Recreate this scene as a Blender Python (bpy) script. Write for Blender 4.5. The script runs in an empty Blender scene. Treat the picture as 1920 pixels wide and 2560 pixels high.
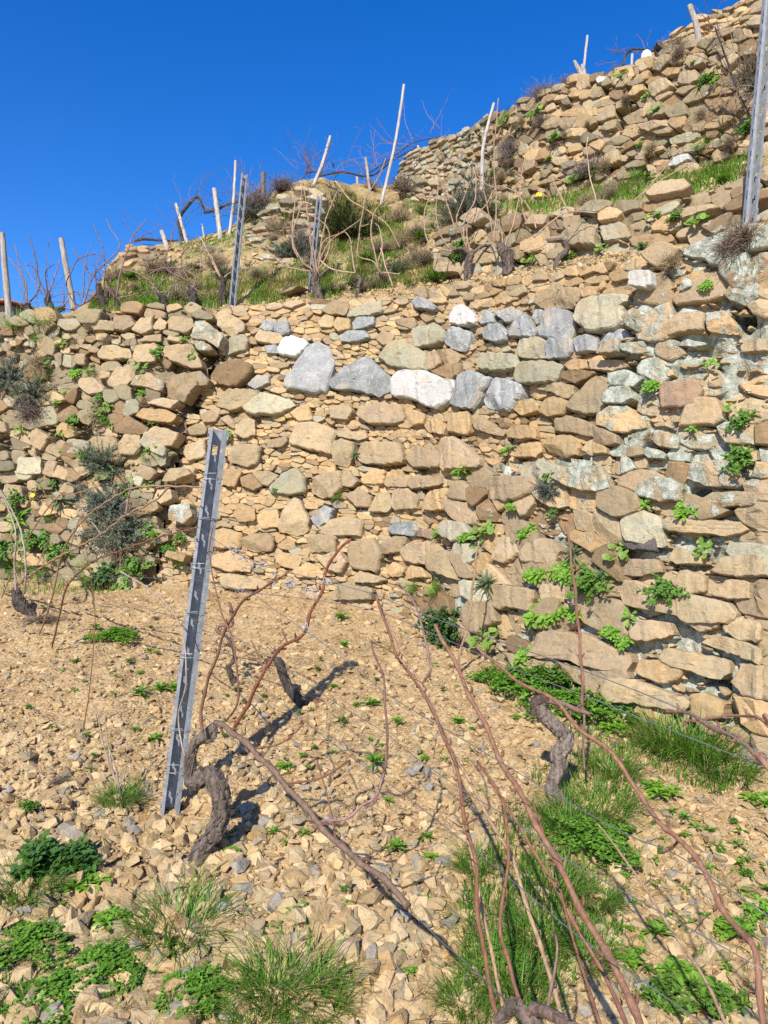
import bpy, bmesh, math, random
import numpy as np
from mathutils import Vector, Matrix

SC = bpy.context.scene
COL = SC.collection
rng = np.random.default_rng(7)
random.seed(7)

# ------------------------------------------------------------------ camera, sky, sun
F = 1849.0                      # focal length in photo pixels (photo 1920 x 2560)
cam_d = bpy.data.cameras.new('camera')
cam = bpy.data.objects.new('camera', cam_d)
COL.objects.link(cam)
cam_d.sensor_fit = 'VERTICAL'
cam_d.sensor_height = 36.0
cam_d.lens = 36.0 * F / 2560.0
cam_d.clip_start = 0.05
cam_d.clip_end = 2000
cam.location = (0, 0, 0)
cam.rotation_euler = (math.radians(90), 0, 0)
SC.camera = cam

SUN_DIR = Vector((0.49, 1.49, -1.27)).normalized()      # the way the light travels
SUN_EL = math.asin(-SUN_DIR.z)
SUN_AZ = math.atan2(-SUN_DIR.x, -SUN_DIR.y)
world = bpy.data.worlds.new("World")
SC.world = world
world.use_nodes = True
wn = world.node_tree
wn.nodes.clear()
w_out = wn.nodes.new('ShaderNodeOutputWorld')
w_bg = wn.nodes.new('ShaderNodeBackground')
w_sky = wn.nodes.new('ShaderNodeTexSky')
w_sky.sky_type = 'NISHITA'
w_sky.sun_disc = False
w_sky.sun_elevation = SUN_EL
w_sky.sun_rotation = SUN_AZ % (2 * math.pi)
w_sky.altitude = 300
w_sky.air_density = 1.0
w_sky.dust_density = 0.5
w_sky.ozone_density = 4.0
w_hsv = wn.nodes.new('ShaderNodeHueSaturation')
w_hsv.inputs['Saturation'].default_value = 1.36
w_hsv.inputs['Value'].default_value = 1.9
w_hsv.inputs['Hue'].default_value = 0.514
w_bg.inputs['Strength'].default_value = 0.075
wn.links.new(w_sky.outputs[0], w_hsv.inputs['Color'])
wn.links.new(w_hsv.outputs[0], w_bg.inputs['Color'])
wn.links.new(w_bg.outputs[0], w_out.inputs['Surface'])

sun_d = bpy.data.lights.new('sun', 'SUN')
sun_d.energy = 5.0
sun_d.angle = math.radians(0.5)
sun_d.color = (1.0, 0.935, 0.83)
sun = bpy.data.objects.new('sun', sun_d)
COL.objects.link(sun)
sun.rotation_euler = SUN_DIR.to_track_quat('-Z', 'Y').to_euler()
sun.location = (-5, -12, 12)

SC.view_settings.view_transform = 'Standard'
SC.view_settings.look = 'None'
SC.view_settings.exposure = 0.56
SC.view_settings.gamma = 1
SC.cycles.use_denoising = False
SC.cycles.max_bounces = 5
SC.cycles.diffuse_bounces = 3
SC.cycles.transparent_max_bounces = 4

# ------------------------------------------------------------------ picture <-> world helpers
def P3(x, y, dep):
    """photo pixel at a known distance -> world point"""
    return np.array([(x - 960.0) / F * dep, dep, -(y - 1280.0) / F * dep])
K = 1920 / 1659.0
GA, GB = -1.70, 0.17
def ground_z(X, Y):
    Y = np.asarray(Y, float)
    return GA + GB * np.clip(Y, -7.0, 8.0)
def PG(x, y):
    """photo pixel -> point on the sloping vineyard floor"""
    r = (y - 1280.0) / F
    Y = -GA / (r + GB)
    return np.array([(x - 960.0) / F * Y, Y, GA + GB * Y])
def project(P):
    P = np.asarray(P, float)
    return np.stack([P[..., 0] / P[..., 1] * F + 960, 1280 - P[..., 2] / P[..., 1] * F], -1)
ROW_A = np.array([-0.873, 3.0]); ROW_D = np.array([1.27, -1.75])
def PR(x, y, off=0.0):
    """photo pixel -> point in the upright plane of the front vine row (off: metres behind it)"""
    a = (x - 960.0) / F
    t = (3.0 * a + 0.873) / (1.27 + 1.75 * a)
    Y = 3.0 - 1.75 * t + off
    return np.array([a * Y, Y, -(y - 1280.0) / F * Y])
def d(pts):  return [(x * K, y * K) for x, y in pts]
def crop(x0, y0, s):
    return lambda pts: [(x0 + x * s, y0 + y * s) for x, y in pts]
r3 = crop(400, 700, .5425); r4 = crop(1200, 600, .434); r5 = crop(0, 800, .3617)
r6 = crop(300, 1000, .5423); r7 = crop(900, 1300, .6149)
z1 = crop(0, 500, .3014); z2 = crop(500, 350, .3014); z3 = crop(1000, 200, .3014); z4 = crop(1450, 0, .2833)
z5 = crop(1450, 500, .2833); z7 = crop(1400, 1300, .3134)

_ph = np.random.default_rng(3)
_ND = _ph.normal(size=(24, 3)); _NP = _ph.uniform(0, 6.28, 24)
def fnoise(P, freq, octs=3):
    """cheap smooth pseudo noise of points, about -1..1"""
    P = np.asarray(P, float); out = np.zeros(P.shape[:-1]); amp = 1.0; tot = 0
    for o in range(octs):
        s = np.zeros_like(out)
        for k in range(6):
            i = (o * 6 + k) % 24
            s += np.sin((P @ _ND[i]) * freq * (1.0 + .17 * k) + _NP[i])
        out += amp * s / 2.6; tot += amp; amp *= .5; freq *= 2.1
    return out / tot
def in_poly(poly, x, y):
    x = np.asarray(x, float); y = np.asarray(y, float)
    inside = np.zeros(x.shape, bool); n = len(poly); j = n - 1
    for i in range(n):
        xi, yi = poly[i]; xj, yj = poly[j]
        c = ((yi > y) != (yj > y)) & (x < (xj - xi) * (y - yi) / (yj - yi + 1e-12) + xi)
        inside ^= c; j = i
    return inside

# ------------------------------------------------------------------ objects
def tag(o, label=None, cat=None, group=None, kind=None):
    if label: o['label'] = label
    if cat: o['category'] = cat
    if group: o['group'] = group
    if kind: o['kind'] = kind
    return o
def empty(name, loc, label, cat, group=None, rz=0.0):
    o = bpy.data.objects.new(name, None)
    o.empty_display_size = .1
    o.location = tuple(float(c) for c in loc); o.rotation_euler = (0, 0, rz)
    COL.objects.link(o)
    return tag(o, label, cat, group)
def link(name, me, parent=None, loc=None):
    o = bpy.data.objects.new(name, me)
    COL.objects.link(o)
    if loc is not None: o.location = tuple(float(c) for c in loc)
    if parent is not None:
        o.parent = parent
    return o

class MB:
    """collects vertices, faces and a per-vertex colour; build() links ONE mesh object"""
    def __init__(s):
        s.V = []; s.C = []; s.F = []; s.n = 0
    def add(s, V, faces, col):
        V = np.asarray(V, float).reshape(-1, 3)
        col = np.asarray(col, float)
        if col.ndim == 1: col = np.tile(col, (len(V), 1))
        if col.shape[1] == 3: col = np.concatenate([col, np.zeros((len(V), 1))], 1)
        for f in (faces if isinstance(faces, list) else [faces]):
            f = np.asarray(f, int)
            if f.size: s.F.append(f + s.n)
        s.V.append(V); s.C.append(col); s.n += len(V)
    def mesh(s, name, mat, origin=(0, 0, 0), smooth=False, angle=None):
        me = bpy.data.meshes.new(name)
        V = (np.concatenate(s.V) - np.asarray(origin, float)).astype(np.float32)
        me.vertices.add(len(V)); me.vertices.foreach_set('co', V.ravel())
        loops = np.concatenate([f.ravel() for f in s.F]).astype(np.int32)
        cnt = np.concatenate([np.full(len(f), f.shape[1], np.int32) for f in s.F])
        me.loops.add(len(loops)); me.loops.foreach_set('vertex_index', loops)
        me.polygons.add(len(cnt))
        me.polygons.foreach_set('loop_start', np.concatenate([[0], np.cumsum(cnt)[:-1]]).astype(np.int32))
        me.polygons.foreach_set('use_smooth', np.full(len(cnt), smooth, bool))
        at = me.attributes.new('Col', 'FLOAT_COLOR', 'POINT')
        at.data.foreach_set('color', np.concatenate(s.C).astype(np.float32).ravel())
        me.update(calc_edges=True)
        if angle is not None:
            me.set_sharp_from_angle(angle=math.radians(angle))
        me.materials.append(mat)
        return me
    def build(s, name, mat, parent=None, smooth=False, angle=None, world_parent=None):
        """world_parent: parent empty in world space; verts are stored relative to it"""
        o = (0, 0, 0)
        if parent is not None: o = tuple(parent.location)
        me = s.mesh(name, mat, o, smooth, angle)
        return link(name, me, parent)

def catmull(pts, n):
    P = np.asarray(pts, float)
    if len(P) == 2: return P[0] + (P[1] - P[0]) * np.linspace(0, 1, n)[:, None]
    Q = np.concatenate([[2 * P[0] - P[1]], P, [2 * P[-1] - P[-2]]])
    t = np.linspace(0, len(P) - 1 - 1e-9, n); i = t.astype(int); f = (t - i)[:, None]
    a, b, c, e = Q[i], Q[i + 1], Q[i + 2], Q[i + 3]
    return .5 * (2 * b + (c - a) * f + (2 * a - 5 * b + 4 * c - e) * f ** 2 + (3 * b - a - 3 * c + e) * f ** 3)
def tube(mb, pts, rad, col, sides=6, n=None, bark=0.0, knots=0.0, jitter=0.0, g=None, twist=5.0, cap=True):
    """a bent tapering tube with optional bark ridges and swollen nodes"""
    g = g or rng
    n = n or max(2, (len(pts) - 1) * 4 + 1)
    C = catmull(pts, n)
    if jitter: C[1:-1] += g.normal(0, jitter, (n - 2, 3))
    r = np.interp(np.linspace(0, 1, n), np.linspace(0, 1, len(rad)), rad) if np.ndim(rad) else np.full(n, rad)
    T = np.gradient(C, axis=0); T /= np.linalg.norm(T, axis=1)[:, None] + 1e-12
    up = np.array([0.31, 0.9, 0.1]) if abs(T[0, 1]) < .9 else np.array([1., .1, 0])
    N = np.zeros_like(T); u = up
    for i in range(n):
        u = u - T[i] * (u @ T[i]); u /= np.linalg.norm(u) + 1e-12; N[i] = u
    B = np.cross(T, N)
    th = np.linspace(0, 2 * np.pi, sides, endpoint=False)
    L = np.concatenate([[0], np.cumsum(np.linalg.norm(np.diff(C, axis=0), axis=1))])
    R = r[:, None] * np.ones((1, sides))
    if knots:
        sp = knots; ph = (L / sp) % 1.0
        R *= (1 + .38 * np.exp(-((ph - .5) * sp / (1.6 * r + 1e-9)) ** 2))[:, None]
    if bark:
        tw = twist * L[:, None]
        R *= 1 + bark * (.5 * np.sin(3 * th[None] + tw) + .35 * np.sin(5 * th[None] - tw * 1.3 + 1) + .3 * np.sin(9 * th[None] + tw * .7)
                         + g.normal(0, .35, (n, sides)))
    V = C[:, None] + R[..., None] * (np.cos(th)[None, :, None] * N[:, None] + np.sin(th)[None, :, None] * B[:, None])
    idx = np.arange(n * sides).reshape(n, sides)
    q = np.stack([idx[:-1], np.roll(idx, -1, 1)[:-1], np.roll(idx, -1, 1)[1:], idx[1:]], -1).reshape(-1, 4)
    Vf = V.reshape(-1, 3); fs = [q]
    if cap:
        Vf = np.concatenate([Vf, [C[0]], [C[-1]]])
        a = idx[0]; b = idx[-1]; k = n * sides
        fs.append(np.stack([np.roll(a, -1), a, np.full(sides, k)], -1))
        fs.append(np.stack([b, np.roll(b, -1), np.full(sides, k + 1)], -1))
    col = np.asarray(col, float)
    cc = np.tile(col, (len(Vf), 1))
    cc *= (1 + g.normal(0, .06, (len(Vf), 1)))
    mb.add(Vf, fs, cc)

# ------------------------------------------------------------------ materials
def newmat(name):
    m = bpy.data.materials.new(name); m.use_nodes = True
    nt = m.node_tree; nt.nodes.clear()
    out = nt.nodes.new('ShaderNodeOutputMaterial')
    return m, nt, out
def N(nt, typ, **kw):
    n = nt.nodes.new(typ)
    for k, v in kw.items():
        if k in n.inputs: n.inputs[k].default_value = v
        else: setattr(n, k, v)
    return n
def mixc(nt, fac, a, b, blend='MIX'):
    m = nt.nodes.new('ShaderNodeMix'); m.data_type = 'RGBA'; m.blend_type = blend
    for sock, v in ((m.inputs[0], fac), (m.inputs[6], a), (m.inputs[7], b)):
        if hasattr(v, 'links') or isinstance(v, bpy.types.NodeSocket): nt.links.new(v, sock)
        else: sock.default_value = v if not isinstance(v, tuple) else (*v, 1) if len(v) == 3 else v
    return m.outputs[2]
def ramp(nt, src, p0, p1, c0=(0, 0, 0, 1), c1=(1, 1, 1, 1)):
    r = nt.nodes.new('ShaderNodeValToRGB')
    r.color_ramp.elements[0].position = p0; r.color_ramp.elements[1].position = p1
    r.color_ramp.elements[0].color = c0; r.color_ramp.elements[1].color = c1
    nt.links.new(src, r.inputs[0]); return r.outputs[0]
def noise(nt, vec, scale, detail=4, rough=.55, dist=0.0):
    n = N(nt, 'ShaderNodeTexNoise', Scale=scale, Detail=detail, Roughness=rough, Distortion=dist)
    nt.links.new(vec, n.inputs['Vector']); return n.outputs['Fac']
def mathn(nt, op, a, b=None, clamp=False):
    m = nt.nodes.new('ShaderNodeMath'); m.operation = op; m.use_clamp = clamp
    for i, v in enumerate((a, b)):
        if v is None: continue
        if isinstance(v, bpy.types.NodeSocket): nt.links.new(v, m.inputs[i])
        else: m.inputs[i].default_value = v
    return m.outputs[0]
def pos(nt):
    return nt.nodes.new('ShaderNodeNewGeometry').outputs['Position']

def stone_material(name, limestone=False):
    m, nt, out = newmat(name)
    p = pos(nt)
    at = N(nt, 'ShaderNodeAttribute', attribute_name='Col')
    base, lich = at.outputs['Color'], at.outputs['Alpha']
    n1 = noise(nt, p, 9, 5, .6); n2 = noise(nt, p, 42, 5, .65); n3 = noise(nt, p, 160, 3, .6)
    # bedding streaks: noise stretched along the bed
    mp = N(nt, 'ShaderNodeMapping'); mp.inputs['Scale'].default_value = (6, 6, 55)
    wn_ = N(nt, 'ShaderNodeTexWhiteNoise'); wn_.noise_dimensions = '3D'
    vs = N(nt, 'ShaderNodeVectorMath'); vs.operation = 'SCALE'; vs.inputs['Scale'].default_value = 913.7
    nt.links.new(base, vs.inputs[0]); nt.links.new(vs.outputs[0], wn_.inputs['Vector'])
    rot = N(nt, 'ShaderNodeVectorMath'); rot.operation = 'MULTIPLY_ADD'; rot.inputs[1].default_value = (1.1, 1.1, 1.1); rot.inputs[2].default_value = (-.55, -.55, -.55)
    nt.links.new(wn_.outputs['Color'], rot.inputs[0]); nt.links.new(rot.outputs[0], mp.inputs['Rotation'])
    off = N(nt, 'ShaderNodeVectorMath'); off.operation = 'MULTIPLY_ADD'; off.inputs[1].default_value = (9, 9, 9)
    nt.links.new(wn_.outputs['Color'], off.inputs[0]); nt.links.new(p, off.inputs[2])
    nt.links.new(off.outputs[0], mp.inputs['Vector'])
    n4 = noise(nt, mp.outputs[0], 1.0, 4, .6, .6)
    if limestone:
        c = mixc(nt, ramp(nt, n1, .42, .62), base, mixc(nt, .28, base, (.58, .56, .52)))
        v = ramp(nt, mathn(nt, 'ABSOLUTE', mathn(nt, 'SUBTRACT', noise(nt, p, 11, 3, .5, 1.2), .5)), .0, .018, (1, 1, 1, 1), (0, 0, 0, 1))
        c = mixc(nt, mathn(nt, 'MULTIPLY', v, .55), c, (.60, .58, .54))
        c = mixc(nt, mathn(nt, 'MULTIPLY', ramp(nt, n2, .35, .65), .5), c, mixc(nt, .45, c, (.11, .12, .135)))
        c = mixc(nt, mathn(nt, 'MULTIPLY', ramp(nt, noise(nt, p, 5, 3), .58, .68), .35), c, (.45, .34, .2))
    else:
        c = mixc(nt, mathn(nt, 'MULTIPLY', ramp(nt, n1, .40, .66), .6), base, mixc(nt, 1, base, (1.25, 1.12, .92), 'MULTIPLY'))
        c = mixc(nt, mathn(nt, 'MULTIPLY', ramp(nt, n4, .40, .66), .28), c, mixc(nt, 1, c, (.70, .66, .62), 'MULTIPLY'))
        c = mixc(nt, mathn(nt, 'MULTIPLY', ramp(nt, n2, .46, .74), .6), c, mixc(nt, 1, c, (.60, .56, .51), 'MULTIPLY'))
        c = mixc(nt, mathn(nt, 'MULTIPLY', ramp(nt, noise(nt, off.outputs[0], 17, 4, .7, .8), .50, .62), .45), c, mixc(nt, 1, c, (.72, .70, .64), 'MULTIPLY'))
        # iron stain
        c = mixc(nt, mathn(nt, 'MULTIPLY', ramp(nt, noise(nt, p, 5.5, 3), .56, .74), .35), c, (.36, .23, .10))
    # crusty lichen, its own pale green grey patches
    ln = mathn(nt, 'ADD', mathn(nt, 'MULTIPLY', noise(nt, p, 8.5, 5, .68, .3), .74), mathn(nt, 'ADD', mathn(nt, 'MULTIPLY', noise(nt, p, 26, 4, .6), .34), -.03))
    th = mathn(nt, 'SUBTRACT', .68, mathn(nt, 'MULTIPLY', lich, .225))
    lm = mathn(nt, 'MULTIPLY', mathn(nt, 'SUBTRACT', ln, th), 14, True)
    lm = mathn(nt, 'MULTIPLY', lm, mathn(nt, 'GREATER_THAN', lich, .02))
    lc = mixc(nt, ramp(nt, noise(nt, p, 21, 4), .4, .6), (.27, .29, .225), (.49, .505, .43))
    lc = mixc(nt, ramp(nt, n3, .35, .6), mixc(nt, 1, lc, (.66, .67, .63), 'MULTIPLY'), lc)
    c = mixc(nt, lm, c, lc)
    # dark water stains on the weathered stones
    st = mathn(nt, 'MULTIPLY', ramp(nt, noise(nt, p, 7.7, 4, .6, .5), .55, .68), mathn(nt, 'MULTIPLY', lich, .55))
    c = mixc(nt, st, c, mixc(nt, 1, c, (.42, .41, .42), 'MULTIPLY'))
    bs = N(nt, 'ShaderNodeBsdfPrincipled', Roughness=.92)
    bs.inputs['Specular IOR Level'].default_value = .18
    nt.links.new(c, bs.inputs['Base Color'])
    h = mathn(nt, 'ADD', mathn(nt, 'MULTIPLY', n2, .6), mathn(nt, 'ADD', mathn(nt, 'MULTIPLY', n3, .22), mathn(nt, 'MULTIPLY', n4, .3)))
    h = mathn(nt, 'ADD', h, mathn(nt, 'MULTIPLY', lm, .35))
    bp = N(nt, 'ShaderNodeBump', Strength=.75, Distance=.02)
    nt.links.new(h, bp.inputs['Height']); nt.links.new(bp.outputs[0], bs.inputs['Normal'])
    nt.links.new(bs.outputs[0], out.inputs['Surface'])
    return m
def soil_material(name, tint=(1, 1, 1), veg=False):
    m, nt, out = newmat(name)
    p = pos(nt)
    n1 = noise(nt, p, 1.6, 4, .6); n2 = noise(nt, p, 28, 5, .65); n3 = noise(nt, p, 120, 4, .6)
    vo = N(nt, 'ShaderNodeTexVoronoi', Scale=70.0); nt.links.new(p, vo.inputs['Vector'])
    t = lambda c: tuple(a * b for a, b in zip(c, tint))
    c = mixc(nt, ramp(nt, n1, .35, .65), t((.34, .225, .105)), t((.43, .30, .15)))
    c = mixc(nt, mathn(nt, 'MULTIPLY', ramp(nt, n2, .40, .62), .7), c, t((.22, .135, .06)))
    pv = N(nt, 'ShaderNodeTexVoronoi', Scale=70.0); nt.links.new(p, pv.inputs['Vector'])
    sep = N(nt, 'ShaderNodeSeparateColor'); nt.links.new(pv.outputs['Color'], sep.inputs[0])
    c = mixc(nt, mathn(nt, 'MULTIPLY', mathn(nt, 'GREATER_THAN', sep.outputs[0], .62), .6), c, t((.47, .36, .21)))
    if veg:
        at = N(nt, 'ShaderNodeAttribute', attribute_name='Col')
        vm = mathn(nt, 'MULTIPLY', ramp(nt, noise(nt, p, 5, 5, .65), .38, .56), at.outputs['Alpha'])
        gc = mixc(nt, ramp(nt, noise(nt, p, 19, 4), .42, .6), (.24, .20, .095), (.115, .135, .04))
        c = mixc(nt, vm, c, gc)
    bs = N(nt, 'ShaderNodeBsdfPrincipled', Roughness=.97)
    bs.inputs['Specular IOR Level'].default_value = .1
    nt.links.new(c, bs.inputs['Base Color'])
    h = mathn(nt, 'ADD', mathn(nt, 'MULTIPLY', n2, .9), mathn(nt, 'ADD', mathn(nt, 'MULTIPLY', n3, .4), mathn(nt, 'MULTIPLY', vo.outputs['Distance'], -.9)))
    bp = N(nt, 'ShaderNodeBump', Strength=.6, Distance=.012)
    nt.links.new(h, bp.inputs['Height']); nt.links.new(bp.outputs[0], bs.inputs['Normal'])
    nt.links.new(bs.outputs[0], out.inputs['Surface'])
    return m
def leaf_material(name, rough=.5, trans=.35):
    m, nt, out = newmat(name)
    at = N(nt, 'ShaderNodeAttribute', attribute_name='Col')
    oi = N(nt, 'ShaderNodeObjectInfo')
    c = mixc(nt, mathn(nt, 'MULTIPLY', oi.outputs['Random'], .25), at.outputs['Color'], mixc(nt, 1, at.outputs['Color'], (1.35, 1.12, .8), 'MULTIPLY'))
    bs = N(nt, 'ShaderNodeBsdfPrincipled', Roughness=rough)
    bs.inputs['Specular IOR Level'].default_value = .3
    nt.links.new(c, bs.inputs['Base Color'])
    tr = N(nt, 'ShaderNodeBsdfTranslucent')
    nt.links.new(mixc(nt, 1, c, (1.3, 1.5, .6), 'MULTIPLY'), tr.inputs['Color'])
    mx = N(nt, 'ShaderNodeMixShader'); mx.inputs[0].default_value = trans
    nt.links.new(bs.outputs[0], mx.inputs[1]); nt.links.new(tr.outputs[0], mx.inputs[2])
    nt.links.new(mx.outputs[0], out.inputs['Surface'])
    return m
def wood_material(name, scale=(60, 60, 6), dark=.55, bump=.6, rough=.85):
    m, nt, out = newmat(name)
    tc = N(nt, 'ShaderNodeTexCoord')
    at = N(nt, 'ShaderNodeAttribute', attribute_name='Col')
    mp = N(nt, 'ShaderNodeMapping'); mp.inputs['Scale'].default_value = scale
    nt.links.new(tc.outputs['Object'], mp.inputs['Vector'])
    n1 = noise(nt, mp.outputs[0], 1.0, 5, .65, .4); n2 = noise(nt, tc.outputs['Object'], 30, 3)
    c = mixc(nt, ramp(nt, n1, .38, .62), mixc(nt, 1, at.outputs['Color'], (dark, dark * .96, dark * .93), 'MULTIPLY'), at.outputs['Color'])
    c = mixc(nt, mathn(nt, 'MULTIPLY', ramp(nt, n2, .45, .7), .35), c, mixc(nt, 1, c, (1.3, 1.25, 1.2), 'MULTIPLY'))
    bs = N(nt, 'ShaderNodeBsdfPrincipled', Roughness=rough)
    bs.inputs['Specular IOR Level'].default_value = .25
    nt.links.new(c, bs.inputs['Base Color'])
    bp = N(nt, 'ShaderNodeBump', Strength=bump, Distance=.006)
    nt.links.new(n1, bp.inputs['Height']); nt.links.new(bp.outputs[0], bs.inputs['Normal'])
    nt.links.new(bs.outputs[0], out.inputs['Surface'])
    return m
def steel_material(name):
    m, nt, out = newmat(name)
    p = pos(nt)
    n1 = noise(nt, p, 35, 4, .6); n2 = noise(nt, p, 140, 3)
    c = mixc(nt, ramp(nt, n1, .35, .65), (.185, .20, .22), (.275, .30, .325))
    c = mixc(nt, mathn(nt, 'MULTIPLY', ramp(nt, n2, .5, .75), .4), c, (.22, .22, .22))
    bs = N(nt, 'ShaderNodeBsdfPrincipled', Metallic=.12)
    nt.links.new(mixc(nt, n1, (.5, .5, .5), (.7, .7, .7)), bs.inputs['Roughness'])
    nt.links.new(c, bs.inputs['Base Color'])
    nt.links.new(bs.outputs[0], out.inputs['Surface'])
    return m
def plain_material(name, rough=.6, metal=0.0):
    m, nt, out = newmat(name)
    at = N(nt, 'ShaderNodeAttribute', attribute_name='Col')
    n1 = noise(nt, pos(nt), 25, 4)
    c = mixc(nt, mathn(nt, 'MULTIPLY', ramp(nt, n1, .4, .65), .4), at.outputs['Color'], mixc(nt, 1, at.outputs['Color'], (.6, .58, .55), 'MULTIPLY'))
    bs = N(nt, 'ShaderNodeBsdfPrincipled', Roughness=rough, Metallic=metal)
    nt.links.new(c, bs.inputs['Base Color'])
    nt.links.new(bs.outputs[0], out.inputs['Surface'])
    return m
M_STONE = stone_material('sandstone'); M_LIME = stone_material('limestone', True)
M_SOIL = soil_material('vineyard_soil'); M_HILL = soil_material('hillside_soil', veg=True)
M_LEAF = leaf_material('leaf'); M_DRY = leaf_material('dry_stem', .8, .12); M_SHRUB = leaf_material('shrub_leaf', .75, .18)
M_BARK = wood_material('vine_bark', (70, 70, 12), .4, .9); M_CANE = wood_material('cane', (90, 90, 10), .62, .5, .72)
M_POST = wood_material('weathered_post', (60, 60, 4), .6, .6)
M_STEEL = steel_material('galvanised_steel'); M_WIRE = plain_material('wire', .45, .6); M_PLAIN = plain_material('painted')
# ------------------------------------------------------------------ curved surfaces (walls, slopes)
def smooth1(a, k):
    if k < 2: return a
    pad = np.concatenate([np.repeat(a[:1], k, 0), a, np.repeat(a[-1:], k, 0)])
    ker = np.ones(2 * k + 1) / (2 * k + 1)
    return np.convolve(pad, ker, 'valid')
def line3(pts, xs, sm=0):
    """control points (x, y, distance) in the 1659-wide view -> 3-D polyline sampled at xs"""
    q = np.array(pts, float); q = q[np.argsort(q[:, 0])]
    y = smooth1(np.interp(xs, q[:, 0], q[:, 1]), sm); dep = smooth1(np.interp(xs, q[:, 0], q[:, 2]), sm)
    return np.stack([(xs * K - 960) / F * dep, dep, -(y * K - 1280) / F * dep], -1)
class Patch:
    """a ruled surface between a base line and a top line, with arc length s and height v in metres"""
    def __init__(s, B, T):
        s.B, s.T = B, T
        mid = (B + T) / 2
        s.arc = np.concatenate([[0], np.cumsum(np.linalg.norm(np.diff(mid, axis=0), axis=1))])
        s.L = s.arc[-1]; s.h = np.linalg.norm(T - B, axis=1); s.hm = s.h.mean()
        ss = np.linspace(0, s.L, 260); ff = np.linspace(-.03, 1.08, 140)
        S, Fr = np.meshgrid(ss, ff, indexing='ij')
        s._s, s._f = S.ravel(), Fr.ravel()
        s._px = project(s.atf(s._s, s._f))
    def _i(s, A, q): return np.stack([np.interp(q, s.arc, A[:, k]) for k in range(3)], -1)
    def hh(s, q): return np.interp(q, s.arc, s.h)
    def atf(s, q, f): return s._i(s.B, q) * (1 - np.asarray(f))[..., None] + s._i(s.T, q) * np.asarray(f)[..., None]
    def at(s, q, v): return s.atf(q, np.asarray(v) / s.hh(q))
    def nrm(s, q, v):
        e = .06
        a = s.at(q + e, v) - s.at(q - e, v); b = s.atf(q, np.ones_like(q)) - s.atf(q, np.zeros_like(q))
        n = np.cross(a, b); n /= np.linalg.norm(n, axis=-1)[..., None] + 1e-9
        return n * np.where(n[..., 1:2] > 0, -1, 1)
    def out(s, q, v, h):
        q = np.asarray(q, float); v = np.asarray(v, float)
        return s.at(q, v) + s.nrm(q, v) * np.asarray(h)[..., None]
    def inv(s, px, py):
        """photo pixel -> (s, v)"""
        i = np.argmin((s._px[:, 0] - px) ** 2 + (s._px[:, 1] - py) ** 2)
        q, f = s._s[i], s._f[i]
        for _ in range(3):
            p0 = project(s.atf(np.array([q, q + .02, q]), np.array([f, f, f + .01])))
            J = np.stack([(p0[1] - p0[0]) / .02, (p0[2] - p0[0]) / .01], 1)
            try: dq = np.linalg.solve(J, np.array([px, py]) - p0[0])
            except Exception: break
            q = min(max(q + np.clip(dq[0], -.1, .1), 0), s.L); f = min(max(f + np.clip(dq[1], -.05, .05), -.1), 1.15)
        return q, f * float(s.hh(q))
    def pix(s, px, py, h=0.0):
        q, v = s.inv(px, py)
        return s.out(np.array([q]), np.array([v]), np.array([h]))[0], s.nrm(np.array([q]), np.array([v]))[0]

def clip(poly, nx, ny, c):
    out = []; n = len(poly)
    for i in range(n):
        a = poly[i]; b = poly[(i + 1) % n]
        da = a[0] * nx + a[1] * ny - c; db = b[0] * nx + b[1] * ny - c
        if da <= 0: out.append(a)
        if (da < 0 < db) or (db < 0 < da):
            t = da / (da - db); out.append((a[0] + (b[0] - a[0]) * t, a[1] + (b[1] - a[1]) * t))
    return out
def voronoi(P, rad, asp):
    """cells of points P (s, v); v is stretched by asp so that cells lie flat"""
    Q = P * np.array([1.0, asp]); cs = rad.max() * 1.6
    key = {}
    gi = np.floor(Q / cs).astype(int)
    for i, k in enumerate(map(tuple, gi)): key.setdefault(k, []).append(i)
    cells = []
    for i, (x, y) in enumerate(Q):
        r = rad[i] * 1.7
        poly = [(-r, -r), (r, -r), (r, r), (-r, r)]
        nb = []
        for dx in (-1, 0, 1):
            for dy in (-1, 0, 1): nb += key.get((gi[i, 0] + dx, gi[i, 1] + dy), [])
        nb = np.array([j for j in nb if j != i])
        if len(nb):
            D = Q[nb] - Q[i]; dd = (D ** 2).sum(1); o = np.argsort(dd)[:26]
            for j in o:
                poly = clip(poly, D[j, 0], D[j, 1], dd[j] / 2)
                if len(poly) < 3: break
        cells.append(np.array([(x + a, (y + b) / asp) for a, b in poly]) if len(poly) > 2 else None)
    return cells
def outline(poly, n, cut, g, jit):
    P = np.asarray(poly, float); k = len(P)
    nx = np.roll(P, -1, 0)
    Q = np.empty((2 * k, 2)); c = g.uniform(cut * .6, cut * 1.3, (k, 1)); e = g.uniform(cut * .6, cut * 1.3, (k, 1))
    Q[0::2] = P + (nx - P) * c; Q[1::2] = nx + (P - nx) * e
    d_ = np.linalg.norm(np.roll(Q, -1, 0) - Q, axis=1); L = np.concatenate([[0], np.cumsum(d_)])
    t = np.linspace(0, L[-1], n, endpoint=False); QQ = np.concatenate([Q, Q[:1]])
    O = np.stack([np.interp(t, L, QQ[:, 0]), np.interp(t, L, QQ[:, 1])], -1)
    return O + g.normal(0, jit, O.shape)
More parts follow.
